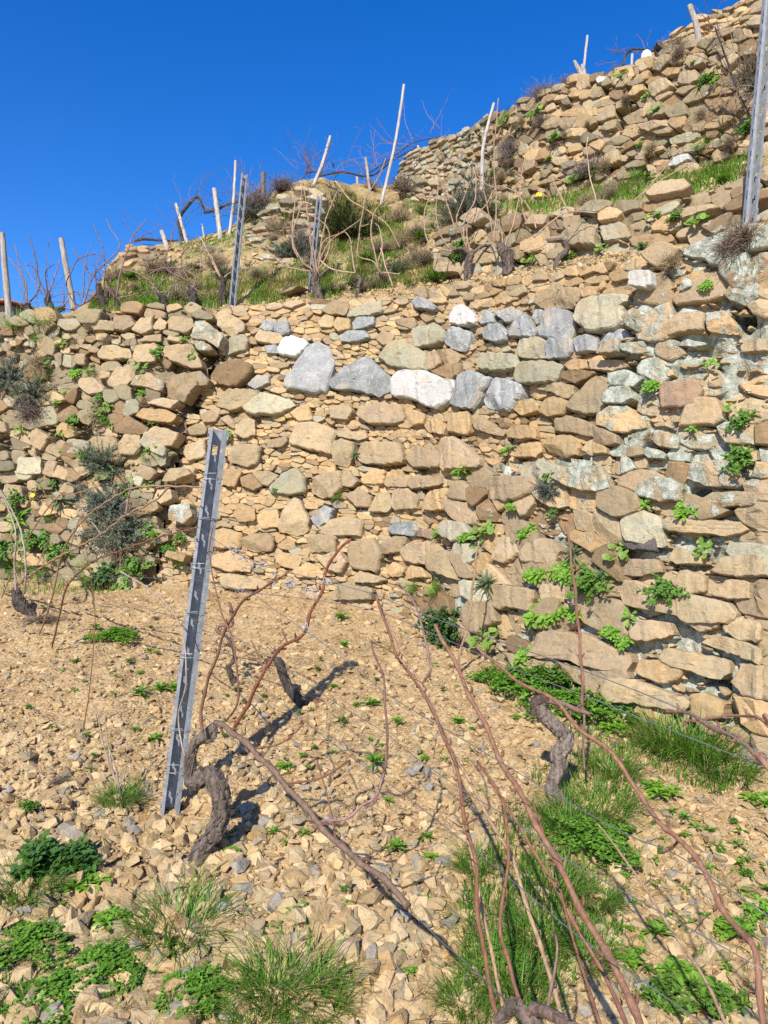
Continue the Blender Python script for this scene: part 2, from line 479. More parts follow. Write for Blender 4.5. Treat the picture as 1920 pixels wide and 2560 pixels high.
def stone(mb, patch, poly, off, H, col, lich, g, n=14, rings=(1, .95, .85, .5), back=.09, shrink=.965, jit=None):
    poly = np.asarray(poly, float); c = poly.mean(0)
    ar = .5 * abs(np.dot(poly[:, 0], np.roll(poly[:, 1], 1)) - np.dot(poly[:, 1], np.roll(poly[:, 0], 1)))
    L = math.sqrt(max(ar, 1e-6))
    O = outline(c + (poly - c) * shrink, n, .05, g, (jit if jit is not None else .016) * L) - c
    tx, ty = g.normal(0, .22, 2)
    planes = [(1.0, tx, ty)]
    for _ in range(g.integers(0, 3)):
        a = g.uniform(0, 6.28); m = g.uniform(.9, 3.2); planes.append((g.uniform(1.1, 1.75), m * math.cos(a), m * math.sin(a)))
    def hf(x, y, f):
        h = np.full(x.shape, 9.0)
        for cc, a, b in planes: h = np.minimum(h, cc - a * x / L - b * y / L)
        e = 1 - .55 * np.clip((f - .90) / .10, 0, 1) ** 1.3
        return H * np.clip(np.minimum(h, e), .03, 1.6)
    seed = g.uniform(0, 50, 3)
    Vs = [np.c_[O * 1.0, np.full(n, -back)]]
    for f in rings:
        q = O * f
        h = hf(q[:, 0], q[:, 1], f)
        h += fnoise(np.c_[q + seed[:2], np.zeros(n)], 9.0 / max(L, .05) ** .6, 2) * H * .2
        Vs.append(np.c_[q, h])
    Vs.append(np.array([[0, 0, float(hf(np.zeros(1), np.zeros(1), 0)[0])]]))
    V = np.concatenate(Vs); R = len(rings) + 1
    idx = np.arange(R * n).reshape(R, n)
    q = np.stack([idx[:-1], np.roll(idx, -1, 1)[:-1], np.roll(idx, -1, 1)[1:], idx[1:]], -1).reshape(-1, 4)
    t = np.stack([idx[-1], np.roll(idx[-1], -1), np.full(n, R * n)], -1)
    W = patch.out(V[:, 0] + c[0], V[:, 1] + c[1], V[:, 2] + off)
    cc = np.tile(np.asarray(col, float), (len(W), 1))
    mb.add(W, [q, t], np.c_[cc, np.full(len(W), lich)])
    return L

PAL = {'t': (.46, .335, .185), 's': (.385, .305, .195), 'm': (.25, .215, .14), 'g': (.275, .285, .27), 'w': (.56, .545, .49), 'b': (.27, .19, .11),
       'k': (.13, .125, .125), 'p': (.38, .28, .20), 'q': (.39, .37, .27)}
def colour(k, g):
    c = np.array(PAL[k]); return c * g.uniform(.72, 1.12) * (1 + g.normal(0, .012, 3))

def rows(patch, rh, asp, g, s0=0.0, s1=None, top=0.0):
    """site positions in rough courses"""
    s1 = patch.L if s1 is None else s1
    pts = []; v = -.25
    while v < patch.h.max() + .3:
        h = g.uniform(*rh); s = s0 + g.uniform(-.1, 0)
        while s < s1:
            w = h * g.uniform(*asp)
            ss = s + w / 2
            f = (v + h / 2 + h * .35 * math.sin(ss * 3 + v * 11) + g.normal(0, h * .22)) / patch.hm
            hl = float(patch.hh(ss)); vv = f * (.5 * hl + .5 * patch.hm)
            pts.append((ss, vv, math.sqrt(w * h), float(-.04 < vv < hl + top)))
            s += w
        v += h
    return np.array(pts)

def make_wall(root, patch, sites, traced, member, seg, g, n_parts=100, lime=True):
    """root: wall Empty. sites (s,v,size,aspect) fill; traced [(kind, [(s,v)...])]; seg: dict with off, pal, lich, core"""
    P = sites[:, :2]
    keep = np.ones(len(P), bool)
    px = project(patch.at(P[:, 0], P[:, 1]))
    keep &= member(px[:, 0] / K, px[:, 1] / K)
    keep &= sites[:, 3] > 0
    for hpoly in seg.get('holes', ()): keep &= ~in_poly(hpoly, px[:, 0] / K, px[:, 1] / K)
    for k, poly in traced:
        keep &= ~in_poly(poly, P[:, 0], P[:, 1])
    size = sites[:, 2]
    cells = voronoi(P, np.maximum(size * 1.5, .05), seg.get('asp', 1.7))
    big = []
    for i, cell in enumerate(cells):
        if cell is None or len(cell) < 3 or not keep[i] or g.random() < seg.get('drop', 0): continue
        ar = .5 * abs(np.dot(cell[:, 0], np.roll(cell[:, 1], 1)) - np.dot(cell[:, 1], np.roll(cell[:, 0], 1)))
        big.append((ar, cell))
    big.sort(key=lambda a: -a[0])
    rest = MB(); npart = 0
    for k, poly in traced:
        poly = np.array(poly)
        ext = poly.max(0) - poly.min(0); sz = math.sqrt(ext[0] * ext[1])
        mb = MB(); ks = k[0]
        H = float(np.clip(.16 * sz, .018, .05)) * (1.05 if ks in 'gw' else 1)
        cpx = project(patch.at(poly[:, 0].mean()[None], poly[:, 1].mean()[None]))[0] / K
        lich = seg['lich'](g) * seg.get('lw', lambda x, y: 1.0)(*cpx) if ks not in 'gw' else 0.0
        if k.endswith('L'): lich = 1.0
        stone(mb, patch, poly, seg['off'] + .022 + g.uniform(0, .015) + (.12 if k == 'wF' else 0), H, colour(ks, g), lich, g, n=30,
              rings=(1, .975, .94, .86, .72, .54, .35, .17), back=.12, shrink=1.02)
        gw = ks in 'gw'
        o = mb.build('limestone_block' if gw else 'stone', M_LIME if gw else M_STONE, root, smooth=True, angle=14)
        if ks == 'g': tag(o, 'grey limestone block with pale veins')
        if ks == 'w': tag(o, 'white limestone block, much paler than the tan stones')
        npart += 1
    for ar, cell in big:
        L = math.sqrt(ar)
        ks = g.choice(list(seg['pal']), p=[seg['pal'][k] for k in seg['pal']])
        H = float(np.clip(.16 * L, .008, .045))
        cpx = project(patch.at(cell[:, 0].mean()[None], cell[:, 1].mean()[None]))[0] / K
        lich = seg['lich'](g) * seg.get('lw', lambda x, y: 1.0)(*cpx)
        off = seg['off'] + g.uniform(-.018, .022) * seg.get('rough', 1)
        if npart < n_parts:
            mb = MB()
            stone(mb, patch, cell, off, H, colour(ks, g), lich, g, n=22, rings=(1, .97, .92, .78, .55, .28), back=.11, shrink=seg.get('shr', .96) * g.uniform(.96, 1.07))
            mb.build('stone', M_STONE, root, smooth=True, angle=14); npart += 1
        else:
            stone(rest, patch, cell, off, H, colour(ks, g), lich, g, n=11, rings=(1, .95, .86, .5), back=.08, shrink=seg.get('shr', .96) * g.uniform(.95, 1.1))
    if rest.V:
        tag(rest.build('small_stones', M_STONE, root, smooth=True, angle=14), 'small flat stones wedged between the larger ones', kind='stuff')
    # thin chips wedged into the joints
    nch = int(seg.get('chips', 0) * patch.L * patch.hm)
    if nch:
        mb = MB(); q = g.uniform(0, patch.L, nch * 2); v = g.uniform(0, 1, nch * 2) * patch.hh(q)
        W0 = patch.at(q, v); px = project(W0) / K; ok = member(px[:, 0], px[:, 1]) & (px[:, 0] > -150) & (px[:, 0] < 1800)
        q, v = q[ok][:nch], v[ok][:nch]; w_ = seg.get('chipw', .03) * np.minimum((1 - g.random(len(q))) ** -.4 * .6, 1.5)
        for a, b, w in zip(q, v, w_):
            t = g.uniform(.22, .5); n = 6; th = np.sort(g.uniform(0, 6.28, n)) + g.uniform(0, 6.28)
            P_ = np.stack([np.cos(th) * w, np.sin(th) * w * t], -1) @ np.array([[1, g.normal(0, .12)], [0, 1]])
            stone(mb, patch, P_ + [a, b], seg['off'] + seg.get('chipo', 0) + g.uniform(-.01, .012), w * .4, colour(g.choice(list(seg['pal'])[:2]), g), seg['lich'](g) * .6, g, n=8, rings=(1, .8), back=.04, shrink=1.0)
        tag(mb.build('stone_chips', M_STONE, root, smooth=True, angle=14), 'thin chips wedged into the joints', kind='stuff')
    # earth packed behind and between the stones
    ns = int(patch.L / seg.get('res', .035)); nv = int(patch.h.max() / seg.get('res', .035))
    S, Fr = np.meshgrid(np.linspace(0, patch.L, ns), np.linspace(-.04, 1.0, nv), indexing='ij')
    V = S * 0 + Fr * patch.hh(S)
    W0 = patch.at(S, V)
    h = seg['core'] + seg.get('cn', .02) * fnoise(W0, 9, 2) + .010 * fnoise(W0, 40, 2)
    px = project(W0)
    for hpoly in seg.get('holes', ()): h = np.where(in_poly(hpoly, px[..., 0] / K, px[..., 1] / K), -.33, h)
    W = patch.out(S, V, h)
    mem = member(px[..., 0] / K, px[..., 1] / K)
    idx = np.arange(ns * nv).reshape(ns, nv)
    q = np.stack([idx[:-1, :-1], idx[1:, :-1], idx[1:, 1:], idx[:-1, 1:]], -1)
    q = q[mem[:-1, :-1] | mem[1:, 1:]].reshape(-1, 4)
    if len(q):
        mb = MB(); cl = np.zeros((ns * nv, 4)); cl[:, :3] = seg.get('corecol', (.33, .23, .12)); cl[:, 3] = seg.get('corelich', 0)
        mb.add(W.reshape(-1, 3), q, cl)
        mb.build('earth_fill', M_SOIL if seg.get('sandy') else M_STONE, root, smooth=True)

# ------------------------------------------------------------------ the vineyard floor
def axis(lo, hi, a, b, step, grow=1.28):
    inner = np.arange(a, b + step / 2, step); st = step; out = []; x = b
    while x < hi: st *= grow; x += st; out.append(x)
    st = step; x = a; lo_ = []
    while x > lo: st *= grow; x -= st; lo_.append(x)
    return np.array(lo_[::-1] + list(inner) + out)
def floor_bump(X, Y):
    P = np.stack([X, Y, X * 0], -1)
    return .035 * fnoise(P, 2.2, 2) + .016 * fnoise(P, 9, 2) + .011 * fnoise(P, 34, 2)
def floor_at(X, Y): return ground_z(X, Y) + floor_bump(np.asarray(X, float), np.asarray(Y, float))
gx = axis(-400, 400, -4.4, 2.8, .028); gy = axis(-400, 400, 1.0, 7.3, .028)
X, Y = np.meshgrid(gx, gy, indexing='ij')
Z = ground_z(X, Y) + floor_bump(X, Y) * np.clip(1.5 - np.maximum(np.abs(X) - 5, np.abs(Y - 4) - 4) * .2, 0, 1)
idx = np.arange(X.size).reshape(X.shape)
mb = MB()
mb.add(np.stack([X, Y, Z], -1), np.stack([idx[:-1, :-1], idx[1:, :-1], idx[1:, 1:], idx[:-1, 1:]], -1).reshape(-1, 4), (.4, .28, .14))
o = mb.build('ground', M_SOIL, smooth=True); tag(o, kind='structure')

# ------------------------------------------------------------------ the terraced hillside
XS = np.concatenate([np.arange(-760, 0, 40), np.arange(0, 1660, 9), np.arange(1660, 2500, 40)]).astype(float)
T1 = [(-431, 712, 7.95), (-100, 706, 7.1), (0, 704, 6.95), (100, 690, 6.85), (330, 670, 6.65), (480, 668, 6.55), (700, 650, 6.3), (950, 628, 5.75),
      (1150, 600, 4.95), (1400, 566, 4.2), (1500, 548, 3.98), (1659, 505, 3.72), (2363, 324, 2.9)]
B1 = [(x, y, PG(x * K, y * K)[1]) for x, y in [(-431, 1192), (0, 1240), (330, 1262), (700, 1290), (900, 1330), (1000, 1390), (1150, 1450), (1350, 1540), (1659, 1650), (2363, 1921)]]
L3 = [(-700, 706, 7.9), (0, 700, 7.7), (150, 680, 7.7), (200, 658, 7.7), (300, 642, 7.7), (400, 630, 7.6), (500, 622, 7.5), (600, 617, 7.4), (700, 607, 7.2), (800, 602, 6.9),
      (950, 598, 6.4), (1000, 592, 6.15), (1160, 572, 5.45), (1300, 556, 4.95), (1430, 540, 4.6), (1659, 478, 4.1), (2400, 270, 3.4)]
L4 = [(-700, 710, 8.6), (0, 703, 8.5), (150, 683, 8.5), (200, 642, 8.4), (240, 592, 8.4), (300, 565, 8.5), (400, 560, 8.5), (500, 540, 8.4), (600, 502, 8.4), (700, 505, 8.4), (800, 525, 8.0),
      (900, 525, 7.2), (950, 512, 6.62), (1000, 488, 6.3), (1060, 470, 6.05), (1160, 458, 5.6), (1300, 450, 5.1), (1430, 436, 4.75), (1659, 396, 4.25), (2400, 165, 3.55)]
L5 = [(-700, 714, 9.4), (0, 706, 9.2), (150, 686, 9.2), (200, 640, 9), (240, 562, 9), (300, 540, 9.1), (360, 530, 9.2), (450, 520, 9.3), (530, 482, 9.2), (600, 424, 9), (690, 398, 9), (760, 422, 9.6), (850, 432, 10),
      (950, 440, 9.4), (1000, 440, 9), (1060, 440, 8.4), (1150, 430, 7.7), (1250, 415, 7.2), (1400, 385, 6.6), (1500, 365, 6.2), (1659, 335, 5.6), (2400, 160, 4.6)]
L6 = [(-700, 716, 9.8), (0, 708, 9.6), (150, 690, 9.6), (200, 643, 9.3), (240, 556, 9.3), (300, 534, 9.4), (360, 526, 9.5), (450, 514, 9.6), (530, 470, 9.5), (600, 402, 9.3), (690, 378, 9.3), (760, 396, 10), (800, 404, 10.4), (860, 396, 10.6),
      (880, 345, 10.9), (950, 305, 10.3), (1000, 285, 9.7), (1060, 262, 9), (1120, 236, 8.2), (1180, 210, 7.8), (1250, 182, 7.5), (1330, 160, 7.15), (1400, 136, 6.9), (1500, 104, 6.5), (1560, 86, 6.25), (1659, 45, 5.9), (2400, -220, 4.9)]
def shift(L, dy=0.0, dd=0.0): return [(x, y + dy, e + dd) for x, y, e in L]
def zdrop(A, dz, dY=0.0):
    A = A.copy(); A[:, 2] += dz; A[:, 1] += dY; return A
l1 = line3(T1, XS, 1); l3 = line3(L3, XS, 2); l4 = line3(L4, XS, 2); l5 = line3(L5, XS, 2); l6 = line3(L6, XS, 2)
wallw = np.clip((XS - 930) / 40, 0, 1)[:, None]            # where the second wall makes a step
w3w = np.clip((XS - 850) / 30, 0, 1)[:, None]
base0 = l1.copy(); base0[:, 1] += .45; base0[:, 2] = -2.0
lines = [base0, zdrop(l1, -.35, .25), zdrop(l1, -.04, .10), l3]
lines += [l3 + np.array([0, .16, .02]) * wallw, l4 + np.array([0, .16, -.03]) * wallw]
lines += [l5, l5 + np.array([0, .2, .02]) * w3w, l6 + np.array([0, .15, -.05]) * w3w]
b1 = zdrop(l6, -.05, 1.4); b1[:, 2] += np.clip((XS - 1380) / 250, 0, 1) * .55
lines += [b1, zdrop(b1, -1.2, 3.5), zdrop(b1, -9, 30)]
subs = [3, 3, 14, 3, 10, 16, 3, 8, 8, 4, 4]
G = []; tag_v = []
for i, n in enumerate(subs):
    for k in range(n):
        f = k / n; G.append(lines[i] * (1 - f) + lines[i + 1] * f); tag_v.append(i + f)
G.append(lines[-1]); tag_v.append(len(subs)); HG = np.array(G); tag_v = np.array(tag_v)
amp = np.interp(tag_v, [0, 1.5, 2.3, 3, 8, 9, 11], [0, 0, .03, .03, .04, .1, .3])[:, None]
HG[..., 2] += amp * (fnoise(HG, 2.5, 3) + .5 * fnoise(HG, 14, 2)); HG[..., 1] += amp * .6 * fnoise(HG + 7, 5, 3)
HPX = project(HG) / K
HSEL = (tag_v > 2.0) & (tag_v < 9.0)
def hill_at(x, y):
    """point of the hillside seen at view pixel (x, y)"""
    D2 = (HPX[HSEL][..., 0] - x) ** 2 + (HPX[HSEL][..., 1] - y) ** 2
    i = np.unravel_index(np.argmin(D2), D2.shape)
    return HG[HSEL][i].copy()
GREENS = [[(190, 670), (240, 600), (420, 575), (500, 600), (660, 570), (760, 600), (950, 560), (950, 610), (700, 650), (190, 680)], [(0, 690), (120, 685), (130, 720), (0, 720)],
          [(1060, 450), (1160, 435), (1400, 385), (1620, 340), (1640, 370), (1440, 440), (1250, 440), (1060, 470)], [(740, 420), (860, 470), (900, 540), (760, 600), (660, 570), (700, 480)],
          [(380, 530), (530, 500), (520, 530), (400, 560)], [(860, 430), (950, 440), (940, 470), (870, 470)], [(520, 480), (690, 400), (700, 600), (500, 600)]]
veg = np.zeros(HPX.shape[:2])
for gp in GREENS: veg = np.maximum(veg, in_poly(gp, HPX[..., 0], HPX[..., 1]) * 1.0)
veg[tag_v > 8.2] = .8
veg = np.maximum(veg, .55)
veg[(tag_v < 3.0)] *= np.where(XS > 470, 0, 1)[None, :]
idx = np.arange(HG.shape[0] * HG.shape[1]).reshape(HG.shape[:2])
mb = MB(); cl = np.zeros((idx.size, 4)); cl[:, 3] = veg.ravel()
mb.add(HG, np.stack([idx[:-1, :-1], idx[:-1, 1:], idx[1:, 1:], idx[1:, :-1]], -1).reshape(-1, 4), cl)
o = mb.build('hillside', M_HILL, smooth=True); tag(o, kind='structure')
# ------------------------------------------------------------------ main terrace wall, three stretches
XW = np.concatenate([np.arange(-431, 0, 30), np.arange(0, 1660, 12), np.arange(1660, 2364, 30)]).astype(float)
MW = Patch(zdrop(line3(B1, XW, 3), -.06), line3(T1, XW, 3))
LB = [(640, 462), (720, 452), (770, 470), (810, 452), (870, 425), (950, 392), (1050, 372), (1150, 352), (1290, 330), (1500, 330)]
RB = [(540, 1445), (620, 1402), (700, 1372), (830, 1372), (900, 1345), (960, 1335), (1000, 1300), (1018, 1065), (1060, 1010), (1150, 1000), (1250, 965), (1500, 900)]
def lb(y): return np.interp(y, [a for a, b in LB], [b for a, b in LB])
def rb(y): return np.interp(y, [a for a, b in RB], [b for a, b in RB])
TR = {'C': [], 'L': [], 'R': []}
def tr(seg, conv, items):
    for k, pts in items:
        px = conv(pts)
        TR[seg].append((k, [MW.inv(x, y) for x, y in px]))
tr('C', r3, [
 ('s', [(275,165),(310,150),(400,205),(395,245),(340,268),(275,225)]), ('g', [(465,225),(490,190),(535,200),(530,240),(500,245)]),
 ('g', [(535,200),(600,200),(610,250),(560,265),(530,240)]), ('q', [(310,320),(330,270),(400,255),(420,290),(405,335),(320,350)]),
 ('s', [(445,270),(465,235),(560,255),(590,290),(545,305),(450,290)]), ('g', [(485,310),(545,303),(550,340),(500,345)]),
 ('w', [(550,320),(580,275),(620,262),(690,290),(695,310),(640,365),(555,350)]), ('g', [(575,480),(690,300),(745,292),(800,335),(810,400),(785,520),(720,528),(590,505)]),
 ('g', [(780,480),(880,400),(975,357),(1075,460),(1075,500),(1030,545),(900,520),(800,510)]), ('w', [(1080,470),(1110,425),(1150,420),(1260,430),(1380,480),(1385,510),(1330,590),(1270,600),(1150,550),(1085,540)]),
 ('q', [(1020,360),(1060,310),(1105,285),(1240,340),(1240,420),(1170,430),(1050,395)]), ('s', [(1240,345),(1290,330),(1310,390),(1290,410),(1240,430)]),
 ('q', [(1170,250),(1190,215),(1290,208),(1335,250),(1330,285),(1290,310),(1190,320)]), ('g', [(1320,290),(1365,220),(1440,240),(1445,275),(1430,335),(1370,330)]),
 ('w', [(1350,185),(1385,130),(1415,122),(1470,165),(1475,205),(1420,220),(1355,212)]), ('g', [(1555,160),(1640,135),(1680,150),(1690,190),(1620,210)]),
 ('g', [(1480,170),(1520,145),(1555,165),(1555,205),(1495,212)]), ('g', [(1500,250),(1530,215),(1580,205),(1625,255),(1620,280),(1570,300),(1510,275)]),
 ('g', [(1170,110),(1200,85),(1240,95),(1290,130),(1280,150),(1190,140)]), ('q', [(870,165),(920,125),(1030,105),(1035,155),(970,175),(875,178)]),
 ('s', [(750,150),(800,110),(880,115),(870,165),(790,170)]), ('g', [(895,205),(920,180),(1000,178),(1000,215),(960,232),(905,235)]),
 ('g', [(835,265),(880,240),(960,243),(975,275),(930,292),(845,290)]), ('s', [(1090,190),(1180,180),(1195,215),(1175,235),(1105,215)]),
 ('s', [(735,200),(770,165),(815,180),(805,225),(750,228)]), ('t', [(805,215),(830,178),(890,190),(885,235),(830,245)]),
 ('s', [(1000,275),(1040,240),(1090,260),(1085,305),(1040,310)]), ('b', [(245,440),(270,400),(345,372),(430,395),(440,430),(375,500),(290,495)]),
 ('g', [(410,490),(455,445),(510,445),(515,480),(450,510)]), ('s', [(255,580),(330,505),(470,515),(465,550),(385,600),(350,612)]),
 ('q', [(390,595),(480,525),(610,555),(635,585),(560,630),(420,625)]), ('b', [(1265,430),(1350,395),(1410,395),(1405,440),(1370,475)]),
 ('q', [(1485,380),(1510,345),(1659,350),(1690,420),(1560,430),(1490,410)]), ('s', [(1290,330),(1360,320),(1400,350),(1385,395),(1330,400)]),
 ('g', [(1350,570),(1400,440),(1460,425),(1550,465),(1500,555),(1470,605),(1390,595)]), ('s', [(130,690),(180,665),(225,680),(220,715),(150,722)]),
 ('s', [(195,630),(240,605),(285,630),(265,660),(210,665)]), ('s', [(285,645),(325,625),(355,665),(345,690)]), ('s', [(360,690),(400,640),(445,650),(450,720),(400,740),(355,715)]),
 ('s', [(605,740),(630,670),(720,655),(830,700),(800,810),(700,790),(610,765)]), ('s', [(795,760),(850,735),(910,755),(900,830),(870,865),(815,850)]),
 ('s', [(910,810),(960,750),(1120,755),(1145,845),(1080,860),(950,850)]), ('s', [(1145,820),(1200,765),(1310,800),(1300,870),(1190,870)]),
 ('s', [(1310,740),(1370,725),(1410,750),(1495,840),(1480,870),(1320,880),(1305,840)]), ('s', [(920,630),(940,590),(1040,572),(1135,585),(1140,650),(1090,675),(980,670)]),
 ('s', [(790,590),(880,575),(900,610),(880,650),(800,645)]), ('t', [(605,620),(640,590),(690,580),(715,650),(650,660)]), ('s', [(1450,650),(1500,640),(1615,705),(1600,725),(1480,700)]),
 ('t', [(1345,620),(1440,610),(1450,690),(1430,720),(1345,705)]), ('t', [(1230,670),(1290,640),(1340,680),(1330,720),(1250,705)]), ('t', [(1135,610),(1180,600),(1240,625),(1225,670),(1150,680)]),
 ('s', [(825,700),(960,705),(970,735),(930,745),(830,725)]), ('s', [(500,745),(595,725),(600,750),(570,778),(500,775)]), ('s', [(115,770),(215,735),(220,820),(140,840),(120,810)]),
 ('s', [(320,820),(370,755),(480,770),(460,855),(420,870),(330,840)]), ('t', [(295,905),(340,860),(390,890),(355,960),(305,950)]), ('s', [(45,930),(130,860),(175,870),(160,935),(60,945)]),
 ('b', [(380,915),(430,895),(480,950),(440,975),(385,950)]), ('s', [(430,890),(500,880),(560,905),(510,955),(480,950)]), ('q', [(510,960),(575,895),(640,865),(680,920),(680,980),(620,995),(520,985)]),
 ('s', [(705,980),(720,910),(850,880),(855,960),(820,1005),(760,1010)]), ('s', [(850,900),(880,880),(925,930),(900,960),(855,955)]), ('s', [(860,990),(930,965),(990,1000),(985,1050),(920,1050)]),
 ('s', [(970,1070),(1000,1000),(1070,985),(1080,1050),(1050,1075)]), ('s', [(1075,1030),(1090,970),(1160,965),(1210,1000),(1200,1060),(1100,1065)]),
 ('t', [(1225,1050),(1270,980),(1350,965),(1420,1000),(1420,1040),(1330,1070),(1250,1065)]), ('t', [(935,925),(990,870),(1050,880),(1040,945),(950,945)]), ('s', [(1040,940),(1060,910),(1170,900),(1160,960),(1060,960)]),
 ('s', [(1160,950),(1180,910),(1310,905),(1320,940),(1250,965),(1180,970)]), ('t', [(345,1080),(370,1030),(440,1050),(450,1110),(370,1120)]), ('t', [(455,1110),(480,1070),(550,1065),(560,1140),(480,1150)]),
 ('s', [(550,1130),(580,1060),(625,1005),(650,1010),(695,1100),(690,1160),(640,1180),(560,1160)]), ('g', [(700,1100),(770,1040),(810,1060),(790,1120),(730,1140)]),
 ('s', [(740,1170),(790,1110),(860,1090),(950,1110),(940,1180),(800,1185)]), ('g', [(1060,1150),(1100,1120),(1190,1115),(1210,1160),(1190,1185),(1085,1175)]), ('p', [(1205,1150),(1270,1150),(1285,1170),(1265,1195),(1195,1180)]),
 ('s', [(370,1200),(420,1175),(500,1165),(535,1190),(530,1250),(440,1255),(380,1235)]), ('t', [(230,1160),(310,1145),(390,1170),(380,1240),(290,1240),(240,1220)]), ('s', [(685,1190),(760,1170),(830,1180),(820,1255),(700,1255)]),
 ('s', [(880,1260),(890,1210),(1000,1190),(1035,1260),(1020,1350),(900,1330)]), ('s', [(1020,1230),(1090,1180),(1160,1190),(1130,1260),(1040,1265)]), ('s', [(1120,1250),(1180,1205),(1290,1210),(1390,1280),(1380,1340),(1280,1320),(1150,1310)]),
 ('t', [(240,1275),(340,1250),(440,1300),(420,1345),(330,1350),(250,1320)]), ('s', [(285,1380),(320,1350),(500,1385),(520,1420),(370,1430),(300,1420)]), ('t', [(535,1280),(560,1255),(660,1270),(640,1340),(560,1320)]),
 ('s', [(730,1280),(840,1250),(880,1300),(850,1355),(790,1340)]), ('t', [(1055,1340),(1090,1300),(1145,1330),(1130,1365),(1080,1370)]), ('t', [(1145,1350),(1180,1310),(1230,1330),(1250,1370),(1160,1380)]),
 ('t', [(615,1340),(690,1300),(745,1330),(720,1370),(640,1375)]), ('s', [(800,1440),(850,1400),(1000,1420),(990,1475),(800,1475)]), ('s', [(900,1370),(940,1340),(1060,1380),(1020,1400),(910,1395)])])
tr('C', r4, [
 ('g', [(370,490),(385,425),(450,400),(530,415),(560,480),(550,565),(440,585),(365,570)]), ('q', [(565,470),(600,370),(680,335),(885,325),(890,370),(850,400),(880,500),(790,540),(660,550),(600,500)]),
 ('g', [(400,620),(420,575),(560,570),(565,650),(520,695),(410,695)]), ('q', [(240,640),(260,585),(360,570),(420,600),(400,690),(260,690)]), ('g', [(565,580),(640,555),(700,560),(705,640),(580,665)]),
 ('g', [(715,600),(780,535),(850,522),(900,560),(890,600),(770,645)]), ('g', [(190,550),(240,470),(290,440),(360,540),(340,575),(200,570)]), ('g', [(320,460),(340,410),(380,410),(380,490),(350,500)]),
 ('q', [(225,810),(250,720),(400,705),(505,725),(480,810),(440,830),(270,845)]), ('b', [(490,800),(500,765),(610,760),(700,770),(650,810),(570,840)]), ('t', [(500,730),(560,690),(650,700),(640,750),(540,765)]),
 ('s', [(650,700),(860,700),(870,750),(790,770),(660,755)]), ('s', [(520,985),(590,900),(690,795),(795,860),(770,960),(760,1010),(650,1020)]), ('s', [(345,865),(400,835),(480,830),(570,850),(565,900),(530,930),(420,880)]),
 ('t', [(365,1000),(400,930),(470,900),(550,950),(500,1020),(420,1030)]), ('t', [(220,985),(250,935),(320,925),(370,960),(350,1000),(260,1020)]), ('g', [(35,940),(100,820),(140,800),(270,840),(265,910),(200,1000),(60,970)]),
 ('s', [(450,1040),(540,1020),(680,1065),(690,1110),(680,1155),(600,1130),(460,1110)]), ('s', [(710,1105),(780,1060),(840,1100),(835,1150),(730,1125)]), ('t', [(180,1110),(220,1080),(340,1085),(355,1150),(260,1160),(190,1145)]),
 ('t', [(370,1180),(430,1135),(550,1130),(610,1190),(590,1250),(520,1265),(410,1220)]), ('s', [(610,1220),(660,1165),(770,1130),(810,1200),(790,1240),(680,1260)]), ('t', [(215,1260),(260,1190),(370,1170),(380,1220),(350,1260)]),
 ('wF', [(955,262),(965,228),(1072,230),(1080,310),(1045,332),(960,316)]), ('s', [(910,190),(950,165),(1020,165),(1020,200),(920,210)]), ('s', [(330,370),(350,310),(450,285),(470,310),(430,400),(380,405)]),
 ('s', [(450,370),(490,285),(590,285),(605,340),(560,400),(470,400)]), ('t', [(605,310),(640,280),(710,280),(690,330),(610,345)])])
tr('R', r4, [
 ('s', [(1090,560),(1060,500),(1240,460),(1350,460),(1340,560),(1150,590)]), ('t', [(1350,470),(1470,455),(1550,560),(1540,590),(1370,570)]), ('s', [(1450,370),(1530,270),(1659,260),(1659,380),(1580,420),(1500,390)]),
 ('p', [(1100,880),(1130,850),(1300,850),(1340,900),(1300,990),(1110,1000)]), ('s', [(775,930),(830,880),(940,870),(960,950),(900,975),(790,970)]), ('s', [(1250,1400),(1290,1310),(1480,1290),(1560,1360),(1600,1430),(1540,1460),(1380,1440)]),
 ('s', [(1310,1530),(1400,1480),(1659,1480),(1659,1560),(1400,1570)]), ('sL', [(980,1440),(1040,1390),(1180,1400),(1240,1440),(1220,1530),(1100,1530),(960,1490)]), ('sL', [(490,1390),(560,1340),(780,1320),(850,1460),(760,1480),(600,1450)]),
 ('s', [(110,1440),(160,1380),(400,1390),(430,1460),(300,1530),(130,1510)]), ('s', [(820,800),(930,780),(1010,830),(960,880),(830,870)]), ('sL', [(1040,1170),(1080,1120),(1200,1150),(1200,1230),(1100,1220)]),
 ('s', [(880,660),(890,630),(1010,620),(1030,680),(950,690)]), ('sL', [(750,690),(800,610),(880,600),(885,680)]), ('sL', [(900,480),(960,430),(1040,470),(1050,530),(990,570),(930,540)]), ('b', [(1210,320),(1240,260),(1290,290),(1270,320),(1220,340)]),
 ('t', [(1180,640),(1250,610),(1380,640),(1300,660)]), ('s', [(1560,660),(1620,610),(1700,620),(1700,690),(1570,690)])])
